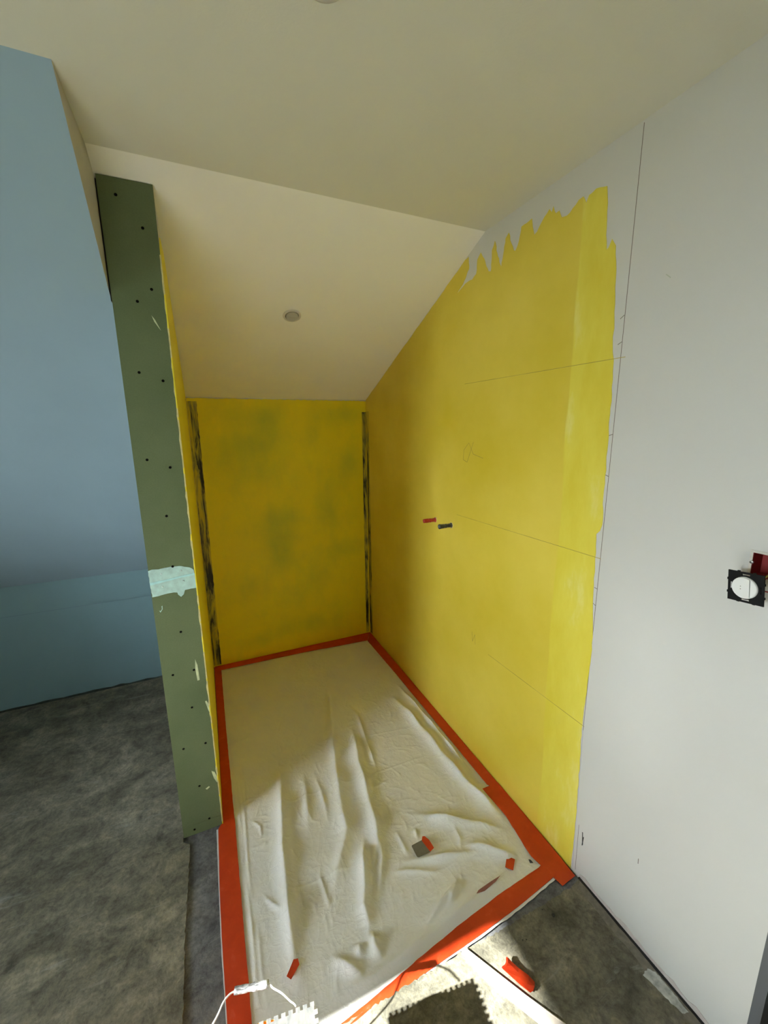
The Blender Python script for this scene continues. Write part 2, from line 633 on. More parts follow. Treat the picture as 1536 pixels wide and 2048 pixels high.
# ---- knee wall and blue sloping board of the room on the left
knee = link('wall_knee', box_me('wall_knee', (XW, 0.0147, 0.0), (-0.1501, 0.1, HK + 0.02)), mats=plain('blue_board_shaded', (0.23, 0.38, 0.43), 0.75, 0.06, 1.6, 0.1, 150))  # blue board tone darkened here to paint in the light falloff
struct(knee, 'low blue grey knee wall under the blue slope', 'wall')
bm = bmesh.new()
tri = [(YT, HC), (0.0147, HK), (0.0147, HC)]
A = [bm.verts.new((XW, y, z)) for y, z in tri]
B = [bm.verts.new((-0.155, y, z)) for y, z in tri]
bm.faces.new(A)
fs = bm.faces.new(B)
fs.material_index = 1
for i in range(3):
    bm.faces.new((A[i], A[(i + 1) % 3], B[(i + 1) % 3], B[i]))
zq = 2.05
tri2 = [(YT + (HC - zq) / ((HC - HK) / (0.0147 - YT)), zq), (0.0147, HK), (0.0147, zq)]
A = [bm.verts.new((-0.155, y, z)) for y, z in tri2]
B = [bm.verts.new((-0.1501, y, z)) for y, z in tri2]
bm.faces.new(A)
bm.faces.new(B)
for i in range(3):
    bm.faces.new((A[i], A[(i + 1) % 3], B[(i + 1) % 3], B[i]))
bslope = link('ceiling_slope_blue', bm_mesh(bm, 'ceiling_slope_blue'), mats=[M_blue, M_beige])
struct(bslope, 'steep blue grey sloping ceiling left of the partition', 'ceiling')
# near-black fill painting the shade in the slit by the partition end
slit = link('gap_shade', box_me('gap_shade', (-0.1549, -1.2775, 2.052), (-0.1501, 0.0, 2.39)), mats=M_dark)
struct(slit, 'dark fill for the shade between the partition and the blue slope', 'gap')
# joint line across the knee wall
jl = link('joint_line', box_me('joint_line', (XW, 0.0142, 0.600), (-0.155, 0.0150, 0.6015)), knee, plain('joint_shadow', (0.17, 0.25, 0.32), 0.8))
gl_ = densify([(XW, 0.0), (-0.16, 0.0)], 0.05, 0.0, 9)
top = [(x, ZF + 0.010 + rnd.uniform(-0.004, 0.006)) for x, _ in gl_]
poly = [(XW, 0.0)] + top + [(-0.16, 0.0)]
sp = link('edge_strip', prism('edge_strip', poly, 0.0105, 0.0146, 1), knee, plain('edge_strip_green', (0.045, 0.06, 0.05), 0.8, 0.3, 30))

# ---- ceilings
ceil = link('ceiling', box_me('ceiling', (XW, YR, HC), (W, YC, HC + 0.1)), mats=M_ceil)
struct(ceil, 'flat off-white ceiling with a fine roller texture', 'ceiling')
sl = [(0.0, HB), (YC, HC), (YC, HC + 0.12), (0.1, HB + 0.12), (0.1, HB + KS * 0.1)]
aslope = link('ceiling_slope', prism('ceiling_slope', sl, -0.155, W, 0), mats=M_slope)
struct(aslope, 'sloping off-white ceiling over the alcove', 'ceiling')

# ---- window wall, rear wall
WY0, WY1, WZ0, WZ1 = -3.11, -1.928, 0.80, 2.234
bm = bmesh.new()
add_box(bm, (XW - 0.2, YR - 0.1, 0), (XW, WY0, 2.55))
add_box(bm, (XW - 0.2, WY1, 0), (XW, 0.15, 2.55))
add_box(bm, (XW - 0.2, WY0, 0), (XW, WY1, WZ0))
add_box(bm, (XW - 0.2, WY0, WZ1), (XW, WY1, 2.55))
wl = link('wall_left', bm_mesh(bm, 'wall_left'), mats=M_room)
struct(wl, 'grey plasterboard gable wall with a window, left of the camera', 'wall')
wrear = link('wall_rear', box_me('wall_rear', (XW - 0.2, YR - 0.1, 0), (W + 0.1, YR, 2.55)), mats=M_room)
struct(wrear, 'grey plasterboard wall behind the camera', 'wall')
win = empty('window_1', (XW - 0.18, (WY0 + WY1) / 2, WZ0))
struct(win, 'white two-sash window in the gable wall letting the sun in', 'window')
fx0, fx1 = XW - 0.16, XW - 0.10


def wpart(name, lo, hi, m):
    off = Vector(win.location)
    return link(name, box_me(name, Vector(lo) - off, Vector(hi) - off), win, m)


wpart('window_frame', (fx0, WY0, WZ0), (fx1, WY0 + 0.06, WZ1), M_winframe)
wpart('window_frame', (fx0, WY1 - 0.06, WZ0), (fx1, WY1, WZ1), M_winframe)
wpart('window_frame', (fx0, WY0 + 0.06, WZ0), (fx1, WY1 - 0.06, WZ0 + 0.06), M_winframe)
wpart('window_frame', (fx0, WY0 + 0.06, WZ1 - 0.06), (fx1, WY1 - 0.06, WZ1), M_winframe)
ym = -2.56
wpart('mullion', (fx0, ym - 0.04, WZ0 + 0.06), (fx1, ym + 0.04, WZ1 - 0.06), M_winframe)
wpart('pane', (fx0 + 0.026, WY0 + 0.06, WZ0 + 0.06), (fx0 + 0.032, ym - 0.04, WZ1 - 0.06), M_glass)
wpart('pane', (fx0 + 0.026, ym + 0.04, WZ0 + 0.06), (fx0 + 0.032, WY1 - 0.06, WZ1 - 0.06), M_glass)

# ---- unseen ground added outside the window to cut light from below
gr = link('ground', box_me('ground', (-90, -70, -3.2), (-4.5, 60, -3.0)), mats=plain('outside_ground', (0.10, 0.11, 0.07), 0.9, 0.3, 0.3))
struct(gr, 'unseen dark green ground added below the window to cut upward light', 'ground')

# ---- wall / floor joint on the right
gpts = densify([(-2.07, 0), (-2.567, 0)], 0.02)
bm = bmesh.new()
jo = []
for i, (y, _) in enumerate(gpts):
    jo.append((W - 0.0075 - rnd.uniform(0, 0.003), y))
poly = [(W + 0.02, gpts[0][0])] + jo + [(W + 0.02, gpts[-1][0])]
tr2 = link('trim_2', prism('trim_2', poly, ZF, ZF + 0.0015, 2), mats=M_dark)
struct(tr2, 'dark joint between concrete floor and white wall', 'joint')
eb = [(W - 0.034 - rnd.uniform(0, 0.006), y) for y, _ in gpts]
ebm = prism('edge_band', [(W - 0.009, gpts[0][0] - 0.012)] + eb[1:] + [(W - 0.009, gpts[-1][0])], ZF - 0.001, ZF + 0.0005, 2)
link('edge_band', ebm, floor, plain('brown_edge_band', (0.185, 0.165, 0.130), 0.85, 0.25, 60, 0.3, 90))
poly = [(W - 0.0005, -2.068)] + [(W - 0.0065 - rnd.uniform(0, 0.004) - 0.006 * (abs(y + 2.3) < 0.08), y) for y, _ in gpts] + [(W - 0.0005, -2.567)]
poly2 = [(p[1], p[0]) for p in poly]
lip = [(y, 0.028 + rnd.uniform(-0.006, 0.006)) for y, _ in gpts]
lip_me = prism('trim_3', [(gpts[0][0], 0.0135)] + lip + [(gpts[-1][0], 0.0135)], W - 0.0022, W + 0.001, 0)
tr3 = link('trim_3', lip_me, mats=plain('torn_board_paper', (0.55, 0.49, 0.46), 0.8, 0.1, 40))
struct(tr3, 'torn grey paper edge along the foot of the white wall', 'trim')

# ================================================================== COATS, BANDS AND MARKS ON THE WALLS
YRE = [(-2.031,0.037),(-2.033,0.182),(-2.031,0.312),(-2.025,0.478),(-2.022,0.618),(-2.026,0.797),(-2.03,0.912),(-2.019,1.051),(-2.014,1.137),(-2.011,1.205),(-2.007,1.289),(-2.005,1.308),(-2.017,1.321),(-2.023,1.342),(-2.017,1.453),(-2.016,1.576),(-2.013,1.681),(-2.011,1.782),(-2.008,1.839),(-2,1.882),(-1.998,1.951),(-1.99,2.061),(-1.986,2.109),(-1.98,2.154),(-1.966,2.176),(-1.957,2.157),(-1.95,2.153),(-1.944,2.216),(-1.941,2.278)]
YTE = [(-1.934,2.325),(-1.897,2.336),(-1.883,2.331),(-1.873,2.33),(-1.864,2.313),(-1.852,2.336),(-1.835,2.334),(-1.814,2.321),(-1.792,2.309),(-1.771,2.313),(-1.759,2.338),(-1.744,2.336),(-1.732,2.362),(-1.726,2.347),(-1.715,2.361),(-1.705,2.353),(-1.685,2.338),(-1.663,2.314),(-1.65,2.309),(-1.64,2.338),(-1.634,2.367),(-1.611,2.363),(-1.582,2.362),(-1.573,2.319),(-1.556,2.292),(-1.546,2.298),(-1.531,2.327),(-1.515,2.369),(-1.497,2.356),(-1.487,2.303),(-1.479,2.264),(-1.455,2.309),(-1.433,2.372),(-1.417,2.344),(-1.415,2.268),(-1.399,2.273),(-1.374,2.32),(-1.344,2.362),(-1.321,2.343),(-1.316,2.29),(-1.288,2.276),(-1.236,2.275),(-1.172,2.25),(-1.218,2.278),(-1.262,2.326),(-1.257,2.376),(-1.231,2.372)]
coat = [(-0.0005, 0.001), (-2.031, 0.001)] + densify(YRE, 0.02, 0.002, 11)[:-1] + [YRE[-1]] + densify(YTE, 0.012, 0.0025, 12)
coat += densify([(-1.2, zslope(-1.2) - 0.003), (-0.0005, zslope(0) - 0.003)], 0.03, 0.0025, 13)[1:]
yc = link('membrane_coat', prism('membrane_coat', coat, W - 0.0012, W + 0.0005, 0), wall_right, M_yright)
yc['label'] = 'yellow waterproof membrane with ragged brushed top edge'


def ribbon(name, a, b, w, parent, mat, plane='r', off=0.0004, broken=0.0, seed=1):
    """thin drawn line on the right wall (y,z) from a to b; broken: share of gaps"""
    R = random.Random(seed)
    a, b = Vector(a), Vector(b)
    d = b - a
    n = Vector((-d.y, d.x)).normalized() * w / 2
    k = max(1, int(d.length / 0.03))
    bm = bmesh.new()
    x = W - off
    for i in range(k):
        if R.random() < broken:
            continue
        p, q = a + d * i / k, a + d * (i + 1) / k
        add = [(p - n), (q - n), (q + n), (p + n)]
        lo = [bm.verts.new((x, c.x, c.y)) for c in add]
        hi = [bm.verts.new((x + 0.0003, c.x, c.y)) for c in add]
        bm.faces.new(lo)
        for j in range(4):
            bm.faces.new((lo[j], lo[(j + 1) % 4], hi[(j + 1) % 4], hi[j]))
    return link(name, bm_mesh(bm, name), parent, mat)


PL = wall_right
ribbon('pencil_line', (-2.026, 0.60), (-2.031, 2.425), 0.0016, PL, M_pencil)
ribbon('pencil_line', (-2.037, 0.02), (-2.026, 0.60), 0.0012, PL, plain('blue_pencil', (0.42, 0.40, 0.52), 0.8))
ribbon('pencil_line', (-2.050, 0.02), (-2.047, 0.22), 0.0012, PL, M_pencil)
ribbon('pencil_line', (-1.254, 1.846), (-2.045, 1.842), 0.0018, PL, M_pencily, off=0.0016, broken=0.0, seed=2)
ribbon('pencil_line', (-1.215, 1.224), (-2.030, 1.232), 0.0018, PL, M_pencily, off=0.0016, broken=0.0, seed=3)
ribbon('pencil_line', (-1.50, 0.610), (-2.030, 0.618), 0.0018, PL, M_pencily, off=0.0016, broken=0.0, seed=4)
for z in (1.95, 1.88, 1.62, 1.50, 1.13, 1.075, 0.96):
    ribbon('pencil_tick', (-2.016, z), (-2.028, z + rnd.uniform(-0.008, 0.008)), 0.0018, PL, M_pencil, seed=int(z * 100))
# scribbles on the yellow
for a, b in (((-1.262, 1.546), (-1.300, 1.58)), ((-1.300, 1.58), (-1.335, 1.53)), ((-1.262, 1.546), (-1.258, 1.50)), ((-1.258, 1.50), (-1.29, 1.49)), ((-1.29, 1.49), (-1.335, 1.585)), ((-1.335, 1.53), (-1.41, 1.515)), ((-1.372, 0.665), (-1.378, 0.615)), ((-1.395, 0.66), (-1.400, 0.61)), ((-1.378, 0.615), (-1.395, 0.66))):
    ribbon('pencil_scribble', a, b, 0.0022, PL, M_pencily, off=0.0016)
ribbon('scuff_mark', (-2.064, 0.205), (-2.069, 0.155), 0.0035, PL, M_darkbit)
ribbon('scuff_mark', (-2.070, 0.190), (-2.067, 0.150), 0.0030, PL, M_darkbit)
ribbon('scuff_mark', (-2.261, 0.315), (-2.262, 0.297), 0.002, PL, M_pencil)
ribbon('scuff_mark', (-2.135, 2.03), (-2.148, 2.018), 0.002, PL, plain('green_scuff', (0.45, 0.48, 0.38), 0.8))

# ---- yellow on the back wall, thin in patches where the board shows through
nx, nz = 90, 130
x0, x1, z0, z1 = 0.0025, W - 0.0015, 0.002, HB - 0.004
blobs = [(0.505, 1.745, .085, .06, .75), (0.43, 1.60, .07, .09, .55), (0.50, 1.62, .05, .08, .5), (0.25, 1.46, .13, .13, .6), (0.33, 1.55, .10, .05, .4), (0.47, 1.40, .09, .09, .45), (0.50, 0.90, .09, .15, .85), (0.53, 0.78, .05, .08, .6), (0.88, 1.07, .06, .12, .7), (0.98, 0.74, .14, .06, .6), (0.28, 0.58, .09, .05, .5), (0.64, 0.45, .09, .07, .4), (0.79, 0.56, .07, .07, .5), (0.60, 0.20, .12, .05, .5), (1.03, 1.75, .12, .05, .7), (0.33, 0.14, .10, .04, .5), (0.82, 0.17, .13, .06, .4), (1.06, 1.43, .05, .09, .7), (0.25, 1.76, .12, .05, .5), (0.80, 1.66, .04, .10, .35), (0.98, 1.30, .08, .08, .35), (0.55, 1.05, .12, .05, .4)]
bm = bmesh.new()
lay = bm.verts.layers.float.new('thin')
G = []
for j in range(nz + 1):
    row = []
    for i in range(nx + 1):
        x = x0 + (x1 - x0) * i / nx
        z = z0 + (z1 - z0) * j / nz
        zz = z + (rnd.uniform(-0.004, 0.0) if j == nz else 0)
        v = bm.verts.new((x, -0.0012, zz))
        v[lay] = min(0.75, sum(0.75 * a * math.exp(-((x - bx) / (1.35 * sx)) ** 2 - ((z - bz) / (1.35 * sz)) ** 2) for bx, bz, sx, sz, a in blobs)) - 0.02
        row.append(v)
    G.append(row)
for j in range(nz):
    for i in range(nx):
        bm.faces.new((G[j][i], G[j][i + 1], G[j + 1][i + 1], G[j + 1][i]))
edge = [e for e in bm.edges if e.is_boundary]
ret = bmesh.ops.extrude_edge_only(bm, edges=edge)
for v in [g for g in ret['geom'] if isinstance(g, bmesh.types.BMVert)]:
    v.co.y = 0.0005
yb = link('membrane_coat', bm_mesh(bm, 'membrane_coat_back'), wall_back, M_yback)
yb['label'] = 'yellow membrane with green board showing through in patches'


def band_outline(x0, x1, z0, z1, seed, jit):
    a = densify([(x0, z0), (x0, z1)], 0.03, 0.001, seed)
    b = densify([(x1, z1), (x1 - 0.008, z0)], 0.02, jit, seed + 1)
    return a + b


b1 = link('sealing_band', prism('sealing_band', band_outline(0.004, 0.060, 0.015, 1.832, 21, 0.0015), -0.0026, -0.0010, 1), wall_back, M_band)
b1['label'] = 'black sealing band smeared with yellow in the left corner'
b2 = link('sealing_band', prism('sealing_band', band_outline(1.166, 1.197, 0.015, 1.772, 31, 0.001), -0.0026, -0.0010, 1), wall_back, M_band)
b2['label'] = 'black sealing band smeared with yellow in the right corner'
b3 = link('sealing_band', prism('sealing_band', [(y, z) for y, z in band_outline(-0.006, -0.050, 0.015, 1.775, 41, 0.001)], W - 0.0026, W - 0.0010, 0), wall_right, M_band)

# ---- boards, screws, filler on the partition end
ZJ = 1.112


def board(z0, z1a, z1b, name):
    me = prism(name, [(-T, z0), (-0.0015, z0), (-0.0015, z1a), (-T, z1b)], -L1, -L1 + 0.0125, 1)
    return link(name, me, wall_part, M_green)


ztop = zslope(-L1) - 0.002
board(0.004, 0.0505, 0.0505, 'green_board')
board(0.0520, ZJ - 0.001, ZJ - 0.001, 'green_board')
board(ZJ + 0.001, ztop, ztop, 'green_board')
FIL = [(-0.151,1.162),(-0.139,1.166),(-0.118,1.164),(-0.088,1.167),(-0.067,1.167),(-0.042,1.165),(-0.017,1.156),(-0.005,1.145),(-0.004,1.127),(-0.001,1.117),(-0.001,1.074),(-0.02,1.074),(-0.041,1.072),(-0.046,1.057),(-0.056,1.048),(-0.065,1.058),(-0.067,1.067),(-0.088,1.069),(-0.118,1.066),(-0.148,1.063),(-0.149,1.091),(-0.1505,1.104)]
fl = link('filler_patch', prism('filler_patch', densify(FIL, 0.008, 0.0012, 5, True), -L1 - 0.0013, -L1 + 0.0005, 1), wall_part, M_filler)
fl['label'] = 'pale mint filler smeared over the board joint'
rg = link('joint_ridge', prism('joint_ridge', [(-0.150, 1.118), (-0.10, 1.122), (-0.04, 1.130), (-0.004, 1.133), (-0.002, 1.126), (-0.05, 1.122), (-0.10, 1.115), (-0.150, 1.108)], -L1 - 0.0026, -L1, 1), fl, plain('filler_ridge', (0.50, 0.82, 0.80), 0.6, 0.1, 40))
for x, z in ((-0.111, 1.146), (-0.046, 1.148), (-0.042, 1.108), (-0.112, 1.097)):
    me = lathe_me('filler_spot', [(0.0035, 0.0), (0.003, 0.0018), (0.001, 0.0024)], 10)
    o = link('filler_spot', me, fl, plain('filler_spot_paint', (0.66, 0.82, 0.78), 0.6) if 'filler_spot_paint' not in bpy.data.materials else bpy.data.materials['filler_spot_paint'])
    o.rotation_euler = (math.pi / 2, 0, 0)
    o.location = (x, -L1 - 0.001, z)
screw_me = lathe_me('screw', [(0.0046, 0.0), (0.0042, 0.0007), (0.0020, 0.0004)], 10)
screw_me.materials.append(M_screw)
for x, z in ((-0.104, 2.35), (-0.042, 2.27), (-0.037, 2.095), (-0.081, 2.055), (-0.101, 1.838), (-0.034, 1.814), (-0.11, 1.554), (-0.043, 1.525), (-0.072, 1.355), (-0.072, 1.168), (-0.071, 0.91), (-0.042, 0.744), (-0.115, 0.742), (-0.064, 0.587), (-0.111, 0.416), (-0.031, 0.414), (-0.071, 0.226), (-0.108, 0.028), (-0.049, 0.056)):
    o = bpy.data.objects.new('screw', screw_me)
    COL.objects.link(o)
    o.parent = wall_part
    o.rotation_euler = (math.pi / 2, 0, 0)
    o.location = (x, -L1 - (0.0010 if abs(z - 1.168) < 0.01 else 0.0), z)


def smear(pts, m, name='paint_smear', t=0.0008, x=None):
    return link(name, prism(name, pts, -L1 - t, -L1 + 0.0003, 1), wall_part, m)


smear([(-0.046, 2.017), (-0.037, 2.004), (-0.030, 1.988), (-0.023, 1.972), (-0.030, 1.982), (-0.040, 1.998)], M_fillgreen)
smear([(-0.034, 0.788), (-0.028, 0.761), (-0.026, 0.697), (-0.034, 0.696), (-0.037, 0.75)], M_fillgreen)
smear([(-0.12, 1.025), (-0.121, 1.011), (-0.129, 1.000), (-0.132, 1.008), (-0.128, 1.005), (-0.123, 1.012), (-0.123, 1.023)], M_filler)
smear([(-0.021, 0.278), (-0.010, 0.270), (-0.002, 0.240), (-0.002, 0.219), (-0.006, 0.218), (-0.015, 0.242)], M_fillgreen)
smear([(-0.05, 0.204), (-0.037, 0.211), (-0.033, 0.206), (-0.045, 0.198)], M_fillgreen)
smear([(-0.016, 0.60), (-0.008, 0.56), (-0.002, 0.535), (-0.002, 0.575), (-0.010, 0.60)], M_fillgreen)
# the yellow coat on the alcove face of the partition and its creamy torn edge along the board
cp = [(-L1 - 0.0005, 0.004)] + densify([(-L1 - 0.0005, 0.03), (-L1 - 0.0005, 2.20), (-L1 + 0.08, 2.28)], 0.03, 0.0015, 51) + [(-1.05, zslope(-1.05) - 0.012), (-0.002, HB - 0.003), (-0.002, 0.004)]
yp = link('membrane_coat', prism('membrane_coat_partition', cp, -0.0025, 0.0010, 0), wall_part, M_ypart)
yp['label'] = 'yellow membrane on the alcove side of the partition'
ce = [(-0.0030 - max(0, rnd.gauss(0, 0.0016)), z / 100) for z in range(2, 222, 2)]
cep = ce + [(0.0008, 2.20), (0.0008, 0.02)]
link('torn_edge', prism('torn_edge', cep, -L1 - 0.0012, -L1 + 0.0005, 1), wall_part, M_cream)

# ================================================================== SHOWER TRAY AND DUST SHEET
tray = link('shower_tray', box_me('shower_tray', (-0.16, -2.10, -0.045), (W, 0.0, 0.0)), mats=M_tray)
tag(tray, 'dark grey shower floor strip showing beside the red tape', 'shower tray')

FOLDS = {
 'A': ([(0.266,-1.065),(0.258,-1.211),(0.237,-1.357),(0.212,-1.517),(0.202,-1.636),(0.192,-1.741),(0.186,-1.829),(0.184,-1.877),(0.185,-1.923),(0.193,-1.97)], .039, .018),
 'B': ([(0.682,-0.538),(0.641,-0.733),(0.561,-1.047),(0.532,-1.187),(0.492,-1.39),(0.475,-1.491),(0.469,-1.548),(0.428,-1.615),(0.387,-1.68),(0.34,-1.773)], .032, .021),
 'C': ([(0.691,-0.95),(0.678,-1.061),(0.637,-1.235),(0.627,-1.328),(0.602,-1.468),(0.586,-1.582),(0.565,-1.653),(0.532,-1.706),(0.521,-1.775)], .038, .017),
 'D': ([(0.538,-1.573),(0.489,-1.686),(0.463,-1.774),(0.436,-1.833),(0.435,-1.884),(0.411,-1.93)], .045, .015),
 'E': ([(0.727,-0.752),(0.759,-0.89),(0.726,-1.123),(0.712,-1.256),(0.688,-1.387)], .011, .009),
 'F': ([(1.009,-0.803),(1.031,-1.016),(1.041,-1.237),(1.048,-1.423),(1.06,-1.563),(1.087,-1.676),(1.097,-1.80)], .033, .018),
 'G': ([(1.094,-0.699),(1.110,-1.102),(1.118,-1.329),(1.118,-1.535)], .019, .009),
 'H': ([(0.72,-1.562),(0.858,-1.663),(0.982,-1.741),(1.085,-1.81)], .032, .016),
 'I': ([(0.874,-1.778),(0.962,-1.847),(1.014,-1.894),(1.06,-1.925)], .030, .016),
 'J': ([(0.573,-1.727),(0.696,-1.77),(0.843,-1.816),(0.91,-1.838),(0.968,-1.894)], .019, .013),
 'K': ([(0.56,-1.755),(0.659,-1.799),(0.722,-1.832),(0.779,-1.84)], .011, .009),
 'L': ([(0.815,-1.874),(0.724,-1.919),(0.631,-1.955),(0.565,-1.99)], .023, .010),
 'M': ([(0.796,-1.892),(0.693,-1.958)], .014, .009),
 'N': ([(1.016,-1.945),(0.912,-1.955),(0.746,-1.975),(0.615,-1.992),(0.515,-2.004),(0.426,-2.010),(0.317,-2.014),(0.229,-2.009)], .014, .014),
 'O': ([(0.439,-1.901),(0.428,-1.948),(0.441,-1.992)], .032, .012),
 'P': ([(0.387,-1.912),(0.372,-1.961)], .026, .012),
 'Q': ([(0.287,-1.905),(0.337,-1.965),(0.379,-2.007)], .029, .014),
 'R': ([(0.338,-1.614),(0.322,-1.666),(0.327,-1.75),(0.322,-1.798)], .007, .007),
 'S': ([(0.374,-1.148),(0.357,-1.295),(0.336,-1.42),(0.311,-1.504)], .019, .017),
 'T': ([(0.419,-1.169),(0.423,-1.296),(0.42,-1.406),(0.41,-1.502)], .010, .010),
 'U': ([(0.108,-1.316),(0.143,-1.369),(0.145,-1.429)], .010, .007),
 'V': ([(0.111,-1.616),(0.131,-1.661),(0.186,-1.745)], .006, .007),
 'W': ([(0.584,-1.628),(0.562,-1.705),(0.511,-1.798),(0.482,-1.82)], .019, .010),
 'X': ([(0.739,-1.641),(0.723,-1.692)], .010, .007),
 'Y': ([(0.658,-1.615),(0.659,-1.685),(0.659,-1.749)], .010, .008),
 'Z': ([(0.889,-1.697),(0.881,-1.764),(0.856,-1.807)], .010, .008),
 'e1': ([(0.066,-0.75),(0.063,-1.0),(0.069,-1.25),(0.064,-1.42)], .004, .005),
 'e2': ([(0.082,-1.05),(0.088,-1.3),(0.080,-1.52),(0.083,-1.70)], .004, .006),
 'e3': ([(0.095,-0.9),(0.101,-1.15),(0.094,-1.30)], .003, .006),
 'e4': ([(0.067,-1.50),(0.071,-1.72),(0.064,-1.99)], .005, .005),
 'e5': ([(0.092,-1.68),(0.086,-1.85),(0.090,-1.98)], .003, .005),
}
NXC, NYC = 330, 590
CY0, CY1 = -0.055, -2.062
gx = np.linspace(0, 1, NXC + 1)
gy = np.linspace(0, 1, NYC + 1)
yy = CY0 + (CY1 - CY0) * gy


def xleft(y):
    return np.full_like(y, 0.022)


def xright(y):
    return np.interp(-y, [0.0, 1.0, 1.55, 1.62, 1.78, 1.99, 2.1], [1.160, 1.165, 1.165, 1.150, 1.150, 1.118, 1.112])


XL, XR = xleft(yy), xright(yy)
X = XL[:, None] + (XR - XL)[:, None] * gx[None, :]
# the front edge sags towards the room in the middle
yfront = np.interp(gx, [0, 0.25, 0.5, 0.75, 1.0], [-2.085, -2.078, -2.060, -2.036, -2.012])
Y = CY0 + (yfront[None, :] - CY0) * gy[:, None]
Z = np.zeros_like(X)


def add_fold(Z, pts, h, w, taper=0.22):
    pts = np.array(pts)
    seg = pts[1:] - pts[:-1]
    ln = np.hypot(seg[:, 0], seg[:, 1])
    cum = np.concatenate([[0], np.cumsum(ln)])
    tot = cum[-1]
    pad = 5.5 * w
    mk = (X > pts[:, 0].min() - pad) & (X < pts[:, 0].max() + pad) & (Y > pts[:, 1].min() - pad) & (Y < pts[:, 1].max() + pad)
    xs, ys_ = X[mk], Y[mk]
    if xs.size == 0:
        return
    best = np.full(xs.shape, 1e9)
    pos = np.zeros(xs.shape)
    for i in range(len(seg)):
        t = ((xs - pts[i, 0]) * seg[i, 0] + (ys_ - pts[i, 1]) * seg[i, 1]) / (ln[i] ** 2 + 1e-12)
        t = np.clip(t, 0, 1)
        d = np.hypot(xs - pts[i, 0] - t * seg[i, 0], ys_ - pts[i, 1] - t * seg[i, 1])
        b = d < best
        best = np.where(b, d, best)
        pos = np.where(b, cum[i] + t * ln[i], pos)
    tp = min(taper, tot * 0.45)
    env = np.clip(pos / tp, 0, 1) * np.clip((tot - pos) / tp, 0, 1)
    env = env * env * (3 - 2 * env)
    # a loose fold: round crest with slightly hollow feet
    q = best / w
    prof = 0.75 * np.exp(-np.abs(q) ** 1.7) + 0.42 * np.exp(-(q / 2.1) ** 2)
    if h > 0.004:
        env = env * (0.82 + 0.18 * np.sin(pos * 31 + h * 4000))
    Z[mk] = np.maximum(Z[mk], 0) * 1.0 + h * env * prof * (1 - 0.0 * q)


for k, (pts, h, w) in FOLDS.items():
    add_fold(Z, pts, h, w)

# small crease lines
rs = np.random.RandomState(4)


def lattice(nx_, ny_, seed):
    r2 = np.random.RandomState(seed)
    g = r2.uniform(-1, 1, (ny_ + 2, nx_ + 2))
    fx = (X - 0.0) / 1.2 * nx_
    fy = (-Y) / 2.1 * ny_
    ix, iy = np.clip(fx.astype(int), 0, nx_), np.clip(fy.astype(int), 0, ny_)
    tx, ty = fx - ix, fy - iy
    tx = tx * tx * (3 - 2 * tx)
    ty = ty * ty * (3 - 2 * ty)
    return (g[iy, ix] * (1 - tx) + g[iy, ix + 1] * tx) * (1 - ty) + (g[iy + 1, ix] * (1 - tx) + g[iy + 1, ix + 1] * tx) * ty


Z += 0.0014 * lattice(9, 16, 1) + 0.0009 * lattice(26, 44, 2)
clusters = [((0.30, -0.95), (0.16, 0.16), 60, 0.6), ((0.13, -1.40), (0.06, 0.14), 60, 0.2), ((0.85, -1.30), (0.14, 0.25), 110, 2.3), ((0.75, -1.60), (0.16, 0.10), 45, 0.3),
            ((0.45, -1.85), (0.14, 0.10), 40, 1.2), ((0.70, -1.88), (0.12, 0.06), 30, 0.3), ((0.25, -1.75), (0.09, 0.18), 24, 1.6), ((0.55, -0.80), (0.25, 0.25), 40, 2.2), ((0.98, -1.87), (0.07, 0.06), 22, 1.9), ((0.40, -1.40), (0.10, 0.2), 30, 1.6)]
for (cx, cy), (sx, sy), n, ang in clusters:
    for _ in range(int(n * 0.8)):
        px, py = rs.normal(cx, sx), rs.normal(cy, sy)
        a = ang + rs.normal(0, 0.45)
        l = rs.uniform(0.03, 0.11)
        bend = rs.normal(0, 0.35)
        p0 = (px, py)
        p1 = (px + l * .5 * math.cos(a), py + l * .5 * math.sin(a))
        p2 = (p1[0] + l * .5 * math.cos(a + bend), p1[1] + l * .5 * math.sin(a + bend))
        add_fold(Z, [p0, p1, p2], rs.uniform(0.0006, 0.0017), rs.uniform(0.0030, 0.0048), 0.04)
# folding lines of the sheet from its packet
for pts in ([(0.10, -1.30), (1.05, -1.33)], [(0.62, -1.05), (1.08, -1.13)], [(0.08, -1.66), (0.55, -1.69)]):
    add_fold(Z, pts, 0.0016, 0.0035)
edge_d = np.minimum(X - XL[:, None], XR[:, None] - X)
edge_d = np.minimum(edge_d, np.minimum(CY0 - Y, Y - yfront[None, :]))
ef = np.clip((edge_d - 0.022) / 0.03, 0, 1)
Z = np.maximum(Z, -0.0005) * (ef * ef * (3 - 2 * ef)) + 0.0022
nv = (NXC + 1) * (NYC + 1)
co = np.empty((nv, 3))
co[:, 0], co[:, 1], co[:, 2] = X.ravel(), Y.ravel(), Z.ravel()
idx = np.arange(nv).reshape(NYC + 1, NXC + 1)
quads = np.stack([idx[:-1, :-1], idx[1:, :-1], idx[1:, 1:], idx[:-1, 1:]], -1).reshape(-1, 4)
me = bpy.data.meshes.new('dust_sheet')
me.vertices.add(nv)
me.vertices.foreach_set('co', co.ravel())
me.loops.add(quads.size)
me.loops.foreach_set('vertex_index', quads.ravel().astype(np.int32))
me.polygons.add(len(quads))
me.polygons.foreach_set('loop_start', np.arange(0, quads.size, 4, dtype=np.int32))
me.polygons.foreach_set('loop_total', np.full(len(quads), 4, dtype=np.int32))
me.polygons.foreach_set('use_smooth', np.ones(len(quads), dtype=bool))
me.update()
me.validate()
sheet = link('dust_sheet', me, mats=M_cloth)
